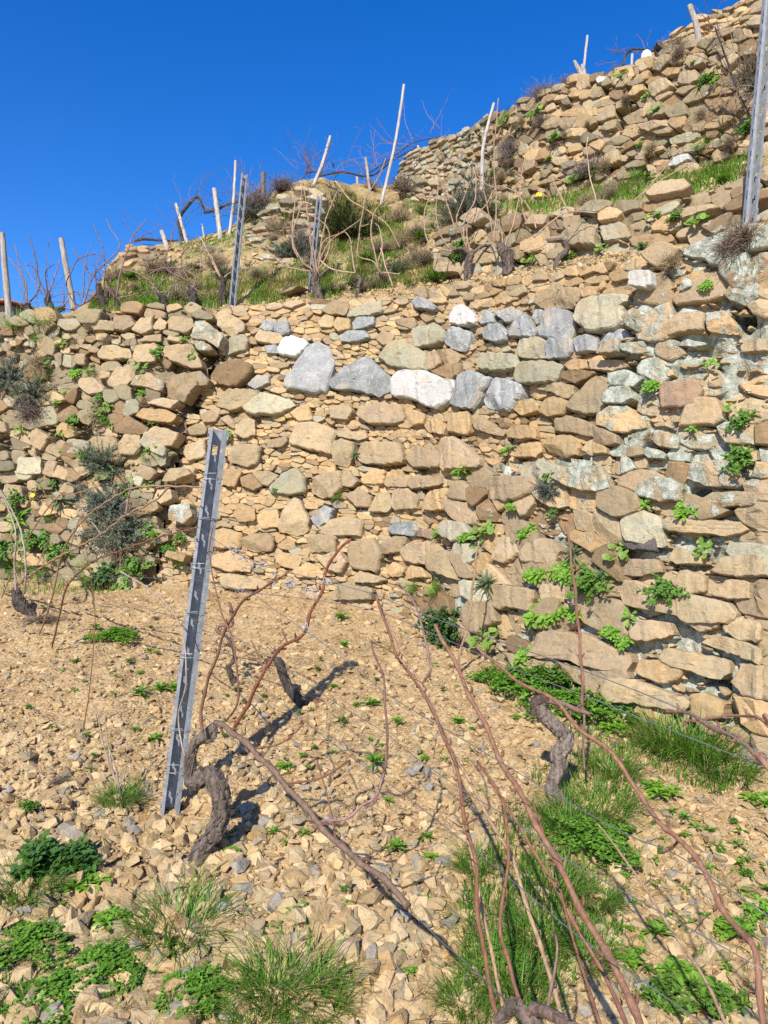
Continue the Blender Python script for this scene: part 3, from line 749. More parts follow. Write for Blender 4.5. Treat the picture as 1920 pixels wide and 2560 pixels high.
tr('R', r7, [
 ('s', [(620,330),(640,270),(770,290),(750,380),(640,360)]), ('s', [(740,560),(800,450),(1000,470),(1160,560),(1130,620),(1030,610),(850,570)]), ('s', [(1260,560),(1290,520),(1540,570),(1550,620),(1500,650),(1290,590)]),
 ('t', [(1160,620),(1180,570),(1260,570),(1360,610),(1340,650),(1260,670)]), ('s', [(1040,700),(1060,630),(1200,660),(1390,730),(1370,780),(1200,750),(1060,740)]), ('t', [(1385,790),(1390,710),(1440,700),(1530,740),(1520,800),(1400,810)]),
 ('s', [(1550,660),(1600,590),(1680,590),(1680,730),(1620,720)]), ('s', [(1430,500),(1480,470),(1670,520),(1670,590),(1560,550)]), ('s', [(1520,450),(1550,400),(1670,420),(1670,500),(1590,500)]),
 ('s', [(1340,400),(1390,350),(1510,380),(1510,440),(1420,460)]), ('s', [(1140,460),(1180,410),(1300,420),(1320,470),(1220,500),(1150,490)]), ('q', [(1165,360),(1200,330),(1260,360),(1270,380),(1220,395)]),
 ('s', [(1470,310),(1540,250),(1640,260),(1640,330),(1540,330)]), ('s', [(1470,220),(1520,160),(1680,150),(1680,240),(1580,245)]), ('s', [(1300,170),(1330,120),(1450,160),(1440,190),(1330,190)]),
 ('k', [(1110,100),(1150,55),(1210,45),(1255,80),(1250,140),(1140,130)]), ('s', [(700,150),(740,90),(820,85),(870,130),(840,190),(720,180)]), ('s', [(590,170),(620,80),(700,80),(700,150),(650,190)]),
 ('q', [(420,150),(450,100),(520,110),(540,150),(500,190),(430,190)]), ('s', [(470,380),(500,330),(600,340),(620,420),(520,470),(480,430)]), ('s', [(1090,230),(1130,170),(1260,170),(1280,220),(1180,240)]),
 ('s', [(1310,260),(1350,210),(1450,240),(1450,300),(1360,310)]), ('s', [(270,430),(330,390),(440,400),(450,450),(300,470)]), ('s', [(840,570),(1040,620),(1030,690),(860,640)]), ('s', [(640,540),(740,560),(850,580),(850,650),(700,620)]),
 ('s', [(790,300),(800,270),(900,270),(890,340),(800,340)]), ('s', [(1260,30),(1300,0),(1600,20),(1640,60),(1540,80),(1300,60)]), ('q', [(370,60),(400,10),(470,20),(500,60),(440,100)])])
tr('L', r5, [
 ('sL', [(1370,160),(1400,60),(1470,50),(1590,150),(1560,230),(1480,190),(1380,170)]), ('sL', [(1370,190),(1420,170),(1510,220),(1520,250),(1420,255)]), ('s', [(1180,290),(1210,220),(1380,215),(1450,360),(1380,370),(1250,330)]),
 ('s', [(980,290),(1010,215),(1120,200),(1170,250),(1120,330),(1000,330)]), ('s', [(740,270),(780,220),(860,210),(960,240),(970,300),(840,320),(750,300)]), ('s', [(1220,480),(1250,420),(1340,400),(1420,470),(1330,600),(1210,560)]),
 ('t', [(1000,700),(1050,640),(1200,650),(1280,690),(1240,740),(1090,730)]), ('s', [(1060,600),(1110,560),(1300,590),(1240,650)]), ('s', [(810,470),(870,370),(970,350),(980,440),(920,510),(830,500)]),
 ('s', [(970,490),(1010,420),(1090,400),(1190,460),(1180,530),(1080,500)]), ('q', [(1030,880),(1060,800),(1150,785),(1190,850),(1210,940),(1190,970),(1090,930)]), ('s', [(885,890),(930,800),(1030,810),(1040,900),(990,960),(890,950)]),
 ('q', [(510,900),(540,840),(690,860),(690,910),(650,960),(530,940)]), ('t', [(460,780),(500,730),(590,760),(600,810),(540,840),(470,820)]), ('s', [(300,800),(330,770),(420,830),(370,930),(300,890)]),
 ('q', [(200,1050),(210,970),(350,960),(360,1080),(280,1090),(200,1080)]), ('s', [(370,1080),(410,990),(480,1000),(440,1110)]), ('s', [(440,1100),(480,1020),(550,1060),(540,1130)]), ('s', [(350,250),(330,180),(410,150),(460,190),(450,290),(380,270)]),
 ('s', [(580,310),(600,270),(660,270),(660,350),(600,340)]), ('s', [(750,440),(760,380),(830,390),(820,430)]), ('s', [(860,110),(850,20),(960,10),(1000,80),(920,120)]), ('s', [(970,110),(1030,30),(1110,20),(1110,110),(1040,140)]),
 ('s', [(1110,90),(1150,20),(1210,60),(1190,110),(1120,110)]), ('s', [(1210,50),(1250,20),(1370,30),(1390,80),(1330,140),(1220,110)]), ('s', [(1030,190),(1060,150),(1170,140),(1170,190)]), ('s', [(1200,180),(1220,150),(1320,170),(1290,195)]),
 ('s', [(690,90),(720,40),(850,50),(850,110),(720,110)]), ('s', [(1170,1130),(1230,1050),(1330,1040),(1370,1080),(1260,1140)]), ('s', [(1010,1090),(1030,1020),(1110,1040),(1150,1080),(1090,1130)]), ('s', [(1125,1260),(1150,1190),(1240,1190),(1250,1250),(1180,1290)]),
 ('sL', [(1220,1370),(1240,1300),(1360,1280),(1380,1370),(1330,1430)]), ('t', [(1200,1640),(1220,1600),(1340,1630),(1320,1680)]), ('s', [(110,1200),(120,1150),(230,1160),(240,1230),(150,1260)]), ('s', [(40,750),(60,720),(120,730),(130,800),(60,800)]),
 ('s', [(0,900),(20,850),(90,880),(80,930),(10,920)])])
gw = np.random.default_rng(11)
HOLES = [[(x / K, y / K) for x, y in cv(p)] for cv, p in [(r4, [(870,690),(1040,690),(1040,770),(960,790),(870,760)]), (r4, [(770,985),(940,985),(930,1045),(780,1050)]), (r4, [(880,450),(930,500),(945,620),(905,650),(870,560)]),
    (r4, [(1480,395),(1600,430),(1630,520),(1560,570),(1480,470)]), (r4, [(1560,690),(1700,690),(1700,745),(1560,745)]), (r4, [(1240,1430),(1340,1450),(1330,1490),(1250,1480)]), (r4, [(1200,310),(1290,300),(1250,370),(1205,350)]), (r4, [(1040,440),(1080,440),(1080,490),(1045,480)]),
    (r7, [(1430,655),(1545,640),(1545,705),(1480,690)]), (r7, [(1590,230),(1680,230),(1680,330),(1620,290)]), (r5, [(1425,240),(1570,235),(1520,290),(1455,330),(1430,400)]), (r5, [(1280,590),(1410,500),(1370,640),(1280,700)]), (r5, [(370,850),(430,840),(410,940),(365,930)])]]
vis = lambda x: (x > -330) & (x < 2000)
memC = lambda x, y: (x >= lb(y)) & (x < rb(y))
memL = lambda x, y: (x < lb(y))
memR = lambda x, y: (x >= rb(y))
def wall_root(patch, label, f=.5):
    p = patch.atf(np.array([patch.L * f]), np.array([0.0]))[0]
    return empty('dry_stone_wall', p, label, 'stone wall')
ro = empty('dry_stone_wall', MW.pix(800 * K, 1280 * K)[0], 'freshly rebuilt tan dry stone wall with grey and white limestone blocks, middle stretch', 'stone wall')
make_wall(ro, MW, rows(MW, (.016, .055), (1.3, 5.2), gw), TR['C'], memC,
          dict(off=0, pal={'t': .52, 's': .36, 'b': .08, 'q': .04}, lich=lambda g: 0.0, core=-.045, holes=HOLES, sandy=True, asp=2.2, shr=.995, res=.03, chips=420, chipw=.02, chipo=-.016), gw, n_parts=len(TR['C']) + 0)
ro = empty('dry_stone_wall', MW.pix(200 * K, 1240 * K)[0], 'weathered grey-brown dry stone wall overgrown with herbs and grey bushes, left of the rebuilt stretch', 'stone wall')
make_wall(ro, MW, rows(MW, (.035, .15), (1.0, 2.6), gw), TR['L'], memL,
          dict(off=.115, holes=HOLES, chips=90, chipw=.03, pal={'s': .36, 'm': .40, 'b': .14, 't': .04, 'q': .06}, lich=lambda g: g.choice([.12, .3, .45, .65], p=[.4, .35, .2, .05]), core=.03, asp=1.5, shr=.99, rough=2.4, corecol=(.2, .155, .095), corelich=.35), gw)
ro = empty('dry_stone_wall', MW.pix(1500 * K, 1580 * K)[0], 'old bulging dry stone wall with pale lichen and green rosettes, right of the rebuilt stretch', 'stone wall')
make_wall(ro, MW, rows(MW, (.035, .17), (1.1, 3.2), gw), TR['R'], memR,
          dict(off=.085, holes=HOLES, chips=150, chipw=.03, pal={'s': .62, 't': .2, 'b': .1, 'q': .08}, lich=lambda g: g.choice([.3, .8, 1.1, 1.4], p=[.3, .25, .25, .2]), core=.055, cn=.04, asp=1.7, shr=.985, rough=2.2, lw=lambda x, y: float(np.clip((1250 - y) / 260, .12, 1)) * float(np.clip((x - 960) / 320, .45, 1)), corecol=(.36, .27, .16), corelich=1.25, res=.025), gw)

# ------------------------------------------------------------------ the walls of the upper terraces
def sub(L, x0, x1, step=14): return np.arange(x0, x1 + 1, step).astype(float)
def upper(b, t, x0, x1, label, rh, asp, pal, lich, g, parts, off=.02, top=.03, core=-.05, corelich=.4, conv=None, traced=(), drop=0.0, mem=None):
    xs = sub(None, x0, x1)
    pa = Patch(line3(b, xs, 1), line3(t, xs, 1))
    r = wall_root(pa, label)
    trc = [(k, [pa.inv(x, y) for x, y in cv(p)]) for cv, k, p in traced]
    make_wall(r, pa, rows(pa, rh, asp, g, top=top), trc, mem or (lambda x, y: np.ones(np.shape(x), bool)),
              dict(off=off, pal=pal, lich=lich, core=core, asp=1.9, shr=.99, rough=2.2, corecol=(.22, .165, .1), corelich=corelich, res=.06, drop=drop, chips=45, chipw=.045), g, n_parts=parts)
    return pa
lo = lambda g: g.choice([.15, .4, .7], p=[.5, .3, .2])
W2 = upper(L3, L4, 945, 1990, 'low grey-brown dry stone wall with leafy weeds just behind the row of pruned vines', (.04, .15), (1.2, 3.2), {'s': .56, 'm': .2, 'b': .12, 'q': .08, 't': .04}, lo, gw, 100, off=.02, core=-.05,
           traced=[(z3, 's', [(1380, 1330), (1500, 1230), (1659, 1250), (1659, 1420), (1420, 1420)]), (z3, 's', [(960, 1430), (1050, 1400), (1080, 1480), (1020, 1520), (950, 1510)]), (z3, 's', [(1160, 1450), (1230, 1360), (1340, 1360), (1310, 1470), (1240, 1480)]),
                   (z3, 's', [(290, 1600), (380, 1540), (540, 1540), (530, 1620), (320, 1640)]), (z3, 's', [(1070, 1230), (1130, 1150), (1260, 1150), (1220, 1230)]), (z3, 'k', [(480, 1410), (600, 1390), (640, 1440), (560, 1470)])])
W3 = upper(L5, L6, 1075, 1990, 'tall ochre dry stone wall on the upper right terrace behind the grass strip', (.03, .12), (1.2, 3.4), {'t': .18, 's': .40, 'b': .20, 'm': .22}, lambda g: g.choice([0.0, .2, .5], p=[.5, .35, .15]), gw, 100, off=.03, top=.05, core=-.07, corelich=.1,
           traced=[(z4, 's', [(645, 790), (790, 720), (880, 800), (690, 890), (645, 850)]), (z4, 's', [(905, 780), (930, 690), (1060, 645), (1090, 720), (1010, 800)]), (z4, 't', [(755, 690), (820, 640), (940, 630), (910, 690), (810, 720)]),
                   (z4, 's', [(655, 640), (750, 530), (830, 520), (830, 580), (740, 660)]), (z4, 's', [(830, 600), (840, 500), (1000, 480), (950, 590), (870, 620)]), (z4, 't', [(480, 770), (530, 690), (650, 660), (640, 730), (560, 770)]),
                   (z4, 's', [(350, 820), (360, 760), (480, 710), (500, 740), (420, 810)]), (z4, 't', [(455, 890), (510, 800), (600, 785), (600, 830), (520, 890)]), (z4, 't', [(20, 1090), (90, 980), (200, 990), (190, 1060)]),
                   (z4, 's', [(215, 1170), (260, 1110), (370, 1090), (350, 1170), (280, 1190)]), (z4, 'q', [(820, 1260), (1090, 1180), (1100, 1230), (1000, 1290), (850, 1310)]), (z4, 's', [(880, 1360), (1000, 1300), (1090, 1310), (1040, 1370), (900, 1390)]),
                   (z4, 's', [(520, 1370), (590, 1300), (700, 1330), (700, 1390), (560, 1420)]), (z4, 's', [(235, 1440), (260, 1390), (370, 1350), (390, 1450), (290, 1490)]), (z4, 's', [(550, 1160), (640, 1110), (870, 1080), (850, 1150), (640, 1200)]),
                   (z4, 's', [(0, 800), (20, 700), (120, 690), (110, 790), (40, 850)]), (z4, 'w', [(175, 740), (200, 705), (265, 710), (250, 750), (190, 770)]), (z4, 's', [(340, 940), (370, 910), (450, 910), (430, 980), (350, 1000)]),
                   (z4, 's', [(110, 890), (130, 820), (220, 800), (230, 870), (150, 910)]), (z4, 't', [(570, 1060), (620, 950), (670, 945), (660, 1010), (600, 1070)]), (z4, 'w', [(820, 1500), (880, 1420), (1000, 1390), (1020, 1440), (900, 1500)])])
W3B = upper(L5, L6, 864, 1075, 'far lichen-spotted dry stone wall running away below the skyline', (.04, .11), (1.2, 2.8), {'s': .5, 'm': .25, 'b': .15, 'q': .1}, lambda g: g.choice([.4, .8], p=[.6, .4]), gw, 60, off=.03)
L7B = [(1380, 150, 7.6), (1440, 118, 7.5), (1500, 98, 7.3), (1560, 82, 7.0), (1659, 42, 6.6), (2000, -70, 6.0)]
L7T = [(1380, 140, 7.75), (1440, 105, 7.65), (1500, 52, 7.45), (1540, 38, 7.3), (1580, 28, 7.2), (1620, 2, 7.0), (1659, -22, 6.8), (2000, -160, 6.2)]
W4 = upper(L7B, L7T, 1390, 1990, 'crumbling stone wall of small ochre stones on the topmost terrace', (.05, .10), (1.0, 2.6), {'t': .45, 's': .4, 'b': .15}, lambda g: .1, gw, 60, off=.03)
KB = [(525, 580, 7.95), (600, 600, 7.6), (660, 600, 7.45), (715, 598, 7.3)]
KT = [(525, 492, 8.75), (600, 416, 8.75), (690, 390, 8.8), (715, 396, 8.8)]
WK = upper(KB, KT, 530, 712, 'ruined knoll of scattered grey stones topped by dry bushes, left of the dark bush', (.06, .14), (1.0, 2.2), {'s': .4, 'm': .4, 'b': .2}, lambda g: g.choice([.3, .7]), gw, 80, off=-.03, core=-.12, drop=.42, mem=lambda x, y: np.asarray(x) < 690 + 16 * np.sin(np.asarray(y) * .09) - 22 * (np.asarray(y) > 520))
MBs = [(228, 648, 7.95), (260, 640, 7.95), (330, 622, 7.95), (372, 606, 8.05)]
MTs = [(228, 590, 8.5), (250, 545, 8.75), (290, 530, 8.8), (340, 530, 8.8), (372, 540, 8.8)]
WM = upper(MBs, MTs, 228, 372, 'broken mound of crumbling ochre earth and stones on the left skyline', (.05, .12), (1.0, 2.0), {'t': .25, 's': .3, 'b': .25, 'm': .2}, lambda g: .1, gw, 50, off=-.04, core=-.05, corelich=0, drop=.25)
# ------------------------------------------------------------------ posts
def metal_post(base, top, s, yaw, label, slots=True, ties=()):
    """galvanised hat-section trellis post with hook slots along both flanges"""
    base = np.array(base); top = np.array(top)
    ax = top - base; L = np.linalg.norm(ax); ax /= L
    ry = math.radians(yaw)
    x0 = np.array([math.cos(ry), math.sin(ry), 0]); x0 -= ax * (x0 @ ax); x0 /= np.linalg.norm(x0)
    y0 = np.cross(ax, x0)                                   # away from the open side
    root = empty('metal_post', base, label, 'post')
    prof = [(-.045, -.060), (-.030, -.063), (-.025, 0.0), (.025, 0.0), (.030, -.063), (.045, -.060)]
    nz = int(L / .012); zz = np.linspace(-.12, L, nz + 1)
    def strip(i, holes):
        (xa, ya), (xb, yb) = prof[i], prof[i + 1]; m = 4
        ff = np.linspace(0, 1, m + 1)
        Z, Fq = np.meshgrid(zz, ff, indexing='ij')
        V = base + Z[..., None] * ax + ((xa + (xb - xa) * Fq) * s)[..., None] * x0 + ((ya + (yb - ya) * Fq) * s)[..., None] * y0
        idx = np.arange(V[..., 0].size).reshape(V.shape[:2])
        q = np.stack([idx[:-1, :-1], idx[1:, :-1], idx[1:, 1:], idx[:-1, 1:]], -1)
        if holes is not None: q = q[holes]
        return V.reshape(-1, 3), q.reshape(-1, 4)
    pat = np.ones((nz, 4), bool)
    if slots:
        k = np.arange(nz) % 9
        pat[(k == 3) | (k == 4), 1] = False; pat[(k == 4) | (k == 5), 2] = False
    web = np.ones((nz, 4), bool)
    if slots: web[nz - 8:nz - 5, 1:3] = False
    lab = []
    for nm, ids in (('web', (2,)), ('flange', (0, 1)), ('flange', (3, 4))):
        mb = MB()
        for i in ids:
            V, q = strip(i, pat if i in (1, 3) else (web if i == 2 else None)); mb.add(V, q, (.4, .44, .48))
        o = mb.build(nm, M_STEEL, root)
        so = o.modifiers.new('sheet', 'SOLIDIFY'); so.thickness = .0022 * s; so.offset = 0
    if slots:
        for z in np.arange(.1, L - .03, .108):
            for sx in (-1, 1):
                mb = MB()
                c = base + ax * (z + .02) + x0 * sx * .043 * s + y0 * (-.060) * s
                tube(mb, [c, c + x0 * sx * .006 * s + ax * .004, c + x0 * sx * .007 * s - ax * .02, c + x0 * sx * .001 - ax * .024], .0022 * s, (.36, .4, .44), 5, 9)
                mb.build('hook', M_STEEL, root, smooth=True)
    for z, wob in ties:
        mb = MB(); c = base + ax * z
        lp = [(-.047, -.066), (0, -.068 - wob), (.047, -.066), (.047, .0), (0, .006), (-.047, 0.0), (-.048, -.066), (-.02, -.074), (.01, -.076 - wob)]
        tube(mb, [c + x0 * a * s + y0 * b * s + ax * (.012 * i * wob * 20 - .01) for i, (a, b) in enumerate(lp)], .0013, (.4, .4, .4), 5, 40)
        mb.build('wire_tie', M_WIRE, root, smooth=True)
    return root
(pb, pt) = r6([(228, 1868), (449, 138)])
pbase = PG(*pb); ptop = P3(pt[0], pt[1], pbase[1] + .04)
metal_post(pbase, ptop, .8, 21, 'tall leaning galvanised steel post with hook slots standing in the gravel beside the gnarled vine', True,
           [(.16, .02), (.33, .004), (.62, .01), (.80, .004), (.98, .012), (1.18, .004), (1.34, .015)])
def hp(x, y): return hill_at(x, y)
def post_pair(bx, by, tx, ty, dep=None, sink=.03):
    b = hp(bx, by) if dep is None else P3(bx * K, by * K, dep)
    t = P3(tx * K, ty * K, b[1] + .02); b = b - (t - b) / np.linalg.norm(t - b) * sink
    return b, t
b, t = post_pair(500, 662, 525, 378); metal_post(b, t, .72, 34, 'galvanised steel post against the sky on the terrace edge, left of the stone knoll')
b, t = post_pair(670, 625, 687, 424); metal_post(b, t, .6, 34, 'galvanised steel post rising behind the thick vine in front of the stone knoll')
b, t = post_pair(1609, 492, 1656, -30, dep=3.95); metal_post(b, t, .74, 12, 'bright galvanised steel post at the right edge above the lichened wall')

def wood_post(b, t, r, label, col, nm='wooden_post', bend=0.0, sides=9, flat=True):
    mb = MB(); b = np.array(b); t = np.array(t); m = (b + t) / 2 + np.array([bend, 0, 0])
    tube(mb, [b - (t - b) * .06, b * .7 + t * .3 + np.array([bend * .8, 0, 0]), m, b * .25 + t * .75 + np.array([bend * .6, 0, 0]), t], [r * 1.08, r, r * .97, r * .93, r * .88], col, sides, 26, bark=.05, jitter=r * .04)
    o = mb.build(nm, M_POST, None, smooth=True, angle=50)
    # put the origin at the foot
    me = o.data
    co = np.empty(len(me.vertices) * 3, np.float32); me.vertices.foreach_get('co', co)
    co = co.reshape(-1, 3) - b.astype(np.float32); me.vertices.foreach_set('co', co.ravel()); o.location = tuple(b)
    return tag(o, label, 'post', 'wooden vineyard posts')
GP = (.37, .34, .30); WP = (.47, .44, .40); DP = (.17, .15, .13)
def px_r(p, dep): return p * K / F * dep / 2
for (bx, by, tx, ty, wpx, dep, c, bend, lab) in [
    (22, 702, 4, 503, 16, None, GP, 0, 'thick round grey wooden post cut by the left picture edge beside the tiled house'),
    (158, 676, 132, 515, 15, None, GP, 0, 'thick round grey wooden post leaning left on the terrace edge among bare vines'),
    (357, 534, 349, 498, 12, None, WP, 0, 'short pale squared post stub on the broken earth mound'),
    (406, 527, 380, 440, 9, None, WP, 0, 'pale grey post leaning left under the black arching vine arm'),
    (476, 514, 463, 407, 13, None, WP, 0, 'pale grey post with a widened foot, left of the long thin pole'),
    (441, 516, 437, 484, 5, None, WP, 0, 'thin short white stake between two grey posts on the left skyline'),
    (491, 510, 509, 347, 8, None, WP, .02, 'long thin pale pole leaning right beside the steel post'),
    (568, 450, 569, 374, 13, None, DP, 0, 'dark weathered square post rising from the bushes of the knoll'),
    (676, 402, 714, 294, 9, 9.0, WP, .02, 'thin pale pole leaning right on top of the stone knoll'),
    (773, 412, 771, 378, 7, 10.2, WP, 0, 'small pale stake on the saddle between knoll and far wall'),
    (799, 412, 790, 340, 8, 10.0, GP, 0, 'slim grey post on the saddle left of the tallest pole'),
    (826, 426, 873, 183, 8, 9.6, WP, .03, 'tallest slender white pole leaning right against the sky'),
    (1043, 395, 1067, 223, 9, 8.3, WP, -.05, 'crooked white pole in front of the purple-grey bushes'),
    (1258, 172, 1269, 77, 7, 7.55, WP, 0, 'thin straight pole standing behind the forked stump'),
    (1364, 146, 1366, 117, 7, 7.1, WP, 0, 'small white stake left of the white block on the upper wall'),
    (1509, 98, 1490, 12, 15, 6.55, GP, .02, 'thick pale post leaning left at the top right skyline'),
    (904, 332, 903, 315, 6, 10.6, WP, 0, 'tiny pale stake at the left end of the far wall')]:
    b, t = post_pair(bx, by, tx, ty, dep)
    wood_post(b, t, px_r(wpx, b[1]) * .84, lab, c, bend=bend)
b, t = post_pair(1262, 170, 1258, 140, 7.5)
mb = MB(); r = px_r(15, 7.5)
tube(mb, [b - np.array([0, 0, .1]), b, (b + t) / 2, t], [r * 1.1, r, r * .9, r * .5], GP, 8, 14, bark=.12)
tube(mb, [b, P3(1246 * K, 142 * K, 7.5), P3(1240 * K, 131 * K, 7.5)], [r * .9, r * .6, r * .35], GP, 8, 12, bark=.12)
o = mb.build('tree_stump', M_POST, smooth=True); tag(o, 'grey forked dead stump on the corner of the upper wall', 'stump')
# white rounded block and a dark bent board on the upper wall
mb = MB(); c = P3(1397 * K, 128 * K, 7.1)
th = np.linspace(0, 6.283, 14, endpoint=False)
prof = [(0.0, -.05), (.048, -.05), (.052, .0), (.05, .05), (.04, .066), (0.0, .07)]
V = np.array([[c[0] + r_ * math.cos(a) * (1 + .06 * math.sin(3 * a)), c[1] + r_ * math.sin(a), c[2] + z + .006 * math.sin(2 * a)] for r_, z in prof for a in th])
idx = np.arange(len(V)).reshape(len(prof), -1)
mb.add(V, np.stack([idx[:-1], np.roll(idx, -1, 1)[:-1], np.roll(idx, -1, 1)[1:], idx[1:]], -1).reshape(-1, 4), (.78, .77, .74))
tag(mb.build('white_stone', M_PLAIN, smooth=True, angle=40), 'white rounded block on top of the upper ochre wall beside the dark board', 'stone')
def slab(a, b_, w, th_, col, mat, nm, label, cat):
    a = np.array(a); b_ = np.array(b_); ax = (b_ - a) / np.linalg.norm(b_ - a)
    s_ = np.cross(ax, [0, 1, 0.0]); s_ /= np.linalg.norm(s_); u = np.cross(ax, s_)
    mb = MB(); n = 8; V = []
    for i in range(n + 1):
        p = a + (b_ - a) * i / n; k = 1 + .08 * math.sin(i * 2.1)
        V += [p + s_ * w * k + u * th_, p - s_ * w * k + u * th_, p - s_ * w * k - u * th_, p + s_ * w * k - u * th_]
    q = []
    for i in range(n):
        for j in range(4): q.append((i * 4 + j, i * 4 + (j + 1) % 4, i * 4 + 4 + (j + 1) % 4, i * 4 + 4 + j))
    q += [(3, 2, 1, 0), (n * 4, n * 4 + 1, n * 4 + 2, n * 4 + 3)]
    mb.add(V, np.array(q), col); return tag(mb.build(nm, mat), label, cat)
slab(P3(1419 * K, 98 * K, 7.0), P3(1450 * K, 126 * K, 6.95), .02, .05, (.07, .06, .055), M_POST, 'board', 'dark weathered board leaning on the upper wall beside the white block', 'board')
slab(P3(1418 * K, 100 * K, 7.05), P3(1424 * K, 128 * K, 7.0), .025, .02, (.05, .045, .04), M_POST, 'board', 'short blackened upright board under the leaning board', 'board')

# far house at the left edge
hx = P3(-220 * K, 648 * K, 15.0); hx2 = P3(40 * K, 655 * K, 15.0)
root = empty('house', (hx[0], 15, hx2[2] - 3), 'far stone house with orange tiled roof, at the left edge beyond the terrace', 'house')
mb = MB(); zt = hx2[2] - .05
V = [(x, y, z) for z in (zt - 3, zt) for x, y in ((hx[0], 15), (hx2[0] - .12, 15), (hx2[0] - .12, 19), (hx[0], 19))]
mb.add(V, np.array([(0, 1, 5, 4), (1, 2, 6, 5), (2, 3, 7, 6), (3, 0, 4, 7)]), (.26, .21, .16)); mb.build('wall', M_STONE, root)
mb = MB(); nn = 40
for i in range(nn):                       # rows of curved tiles
    xa = hx[0] - .2 + (hx2[0] + .06 - hx[0]) * i / nn; xb = hx[0] - .2 + (hx2[0] + .06 - hx[0]) * (i + .96) / nn
    tube(mb, [((xa + xb) / 2, 14.8, zt + .06), ((xa + xb) / 2, 17, zt + .32), ((xa + xb) / 2, 19.2, zt + .06)], (xb - xa) / 2, (.50, .20, .10), 6, 5)
mb.build('roof', M_PLAIN, root, smooth=True)

# ------------------------------------------------------------------ wires
def wire(pts3, r, label, grp='trellis wires of the front row', n=None):
    mb = MB(); tube(mb, pts3, r * .68, (.20, .205, .21), 5, n or len(pts3) * 6)
    o = mb.build('wire', M_WIRE, smooth=True); return tag(o, label, 'wire', grp)
ZB = ' trellis wire running from the steel post towards the lower right'
wire([PR(x, y) for x, y in [(500,1320),(533,1347),(577,1374),(652,1412),(734,1434),(820,1455),(924,1483),(1103,1552),(1453,1675),(1730,1786),(1920,1896)]], .0015, 'topmost' + ZB)
wire([PR(x, y, .03) for x, y in [(490,1440),(604,1477),(750,1495),(934,1526),(1100,1592),(1275,1669),(1453,1736),(1638,1810),(1920,1921)]], .0014, 'second' + ZB)
wire([PR(x, y, -.03) for x, y in [(487,1450),(533,1458),(625,1483),(680,1520),(761,1575),(842,1634),(924,1700),(998,1755),(1164,1853),(1380,1982),(1570,2087),(1700,2142),(1920,2290)]], .0014, 'third' + ZB)
wire([PR(x, y, .03) for x, y in [(478,1545),(604,1602),(680,1651),(761,1705),(842,1759),(960,1830),(1035,1890),(1158,1976),(1300,2062),(1404,2142),(1613,2259),(1920,2431)]], .0014, 'fourth' + ZB)
wire([PR(x, y, -.03) for x, y in [(468,1534),(517,1586),(582,1651),(647,1710),(734,1781),(815,1846),(897,1906),(960,1949),(1084,2044),(1269,2192),(1429,2327),(1576,2431),(1742,2548),(1900,2660)]], .0014, 'fifth' + ZB)
wire([PR(x, y) for x, y in [(446,1748),(517,1797),(604,1868),(680,1938),(761,2020),(842,2101),(960,2205),(1084,2335),(1158,2400),(1269,2503),(1400,2640)]], .0015, 'lowest' + ZB + ' along the vine arm')
for i, (yl, yr) in enumerate([(1330, 1320), (1425, 1450), (1478, 1534), (1655, 1748)]):
    xe = [500, 487, 468, 446][i]
    wire([PR(-60, yl - 20), PR(120, yl + (yr - yl) * .3), PR(320, yl + (yr - yl) * .68), PR(xe, yr)], .0013,
         ['topmost', 'second', 'third', 'lowest'][i] + ' trellis wire running from the steel post to the left picture edge', 'trellis wires left of the steel post')
# twisted wire ends where wires are joined
for (x, y) in r6([(510, 690), (540, 700), (570, 730), (590, 770), (660, 760), (700, 800), (720, 845), (770, 860), (790, 850), (560, 880), (850, 1060), (870, 885), (950, 840)]):
    c = PR(x, y); m = 9; mb = MB()
    tube(mb, [c + rng.normal(0, .008, 3) * np.array([1.6, 1, 1]) for _ in range(m)], .0011, (.42, .42, .43), 4, 40)
    tag(mb.build('wire_tie', M_WIRE, smooth=True), 'twisted wire end on the upper wires right of the steel post', 'wire tie', 'twisted wire ends on the upper wires')

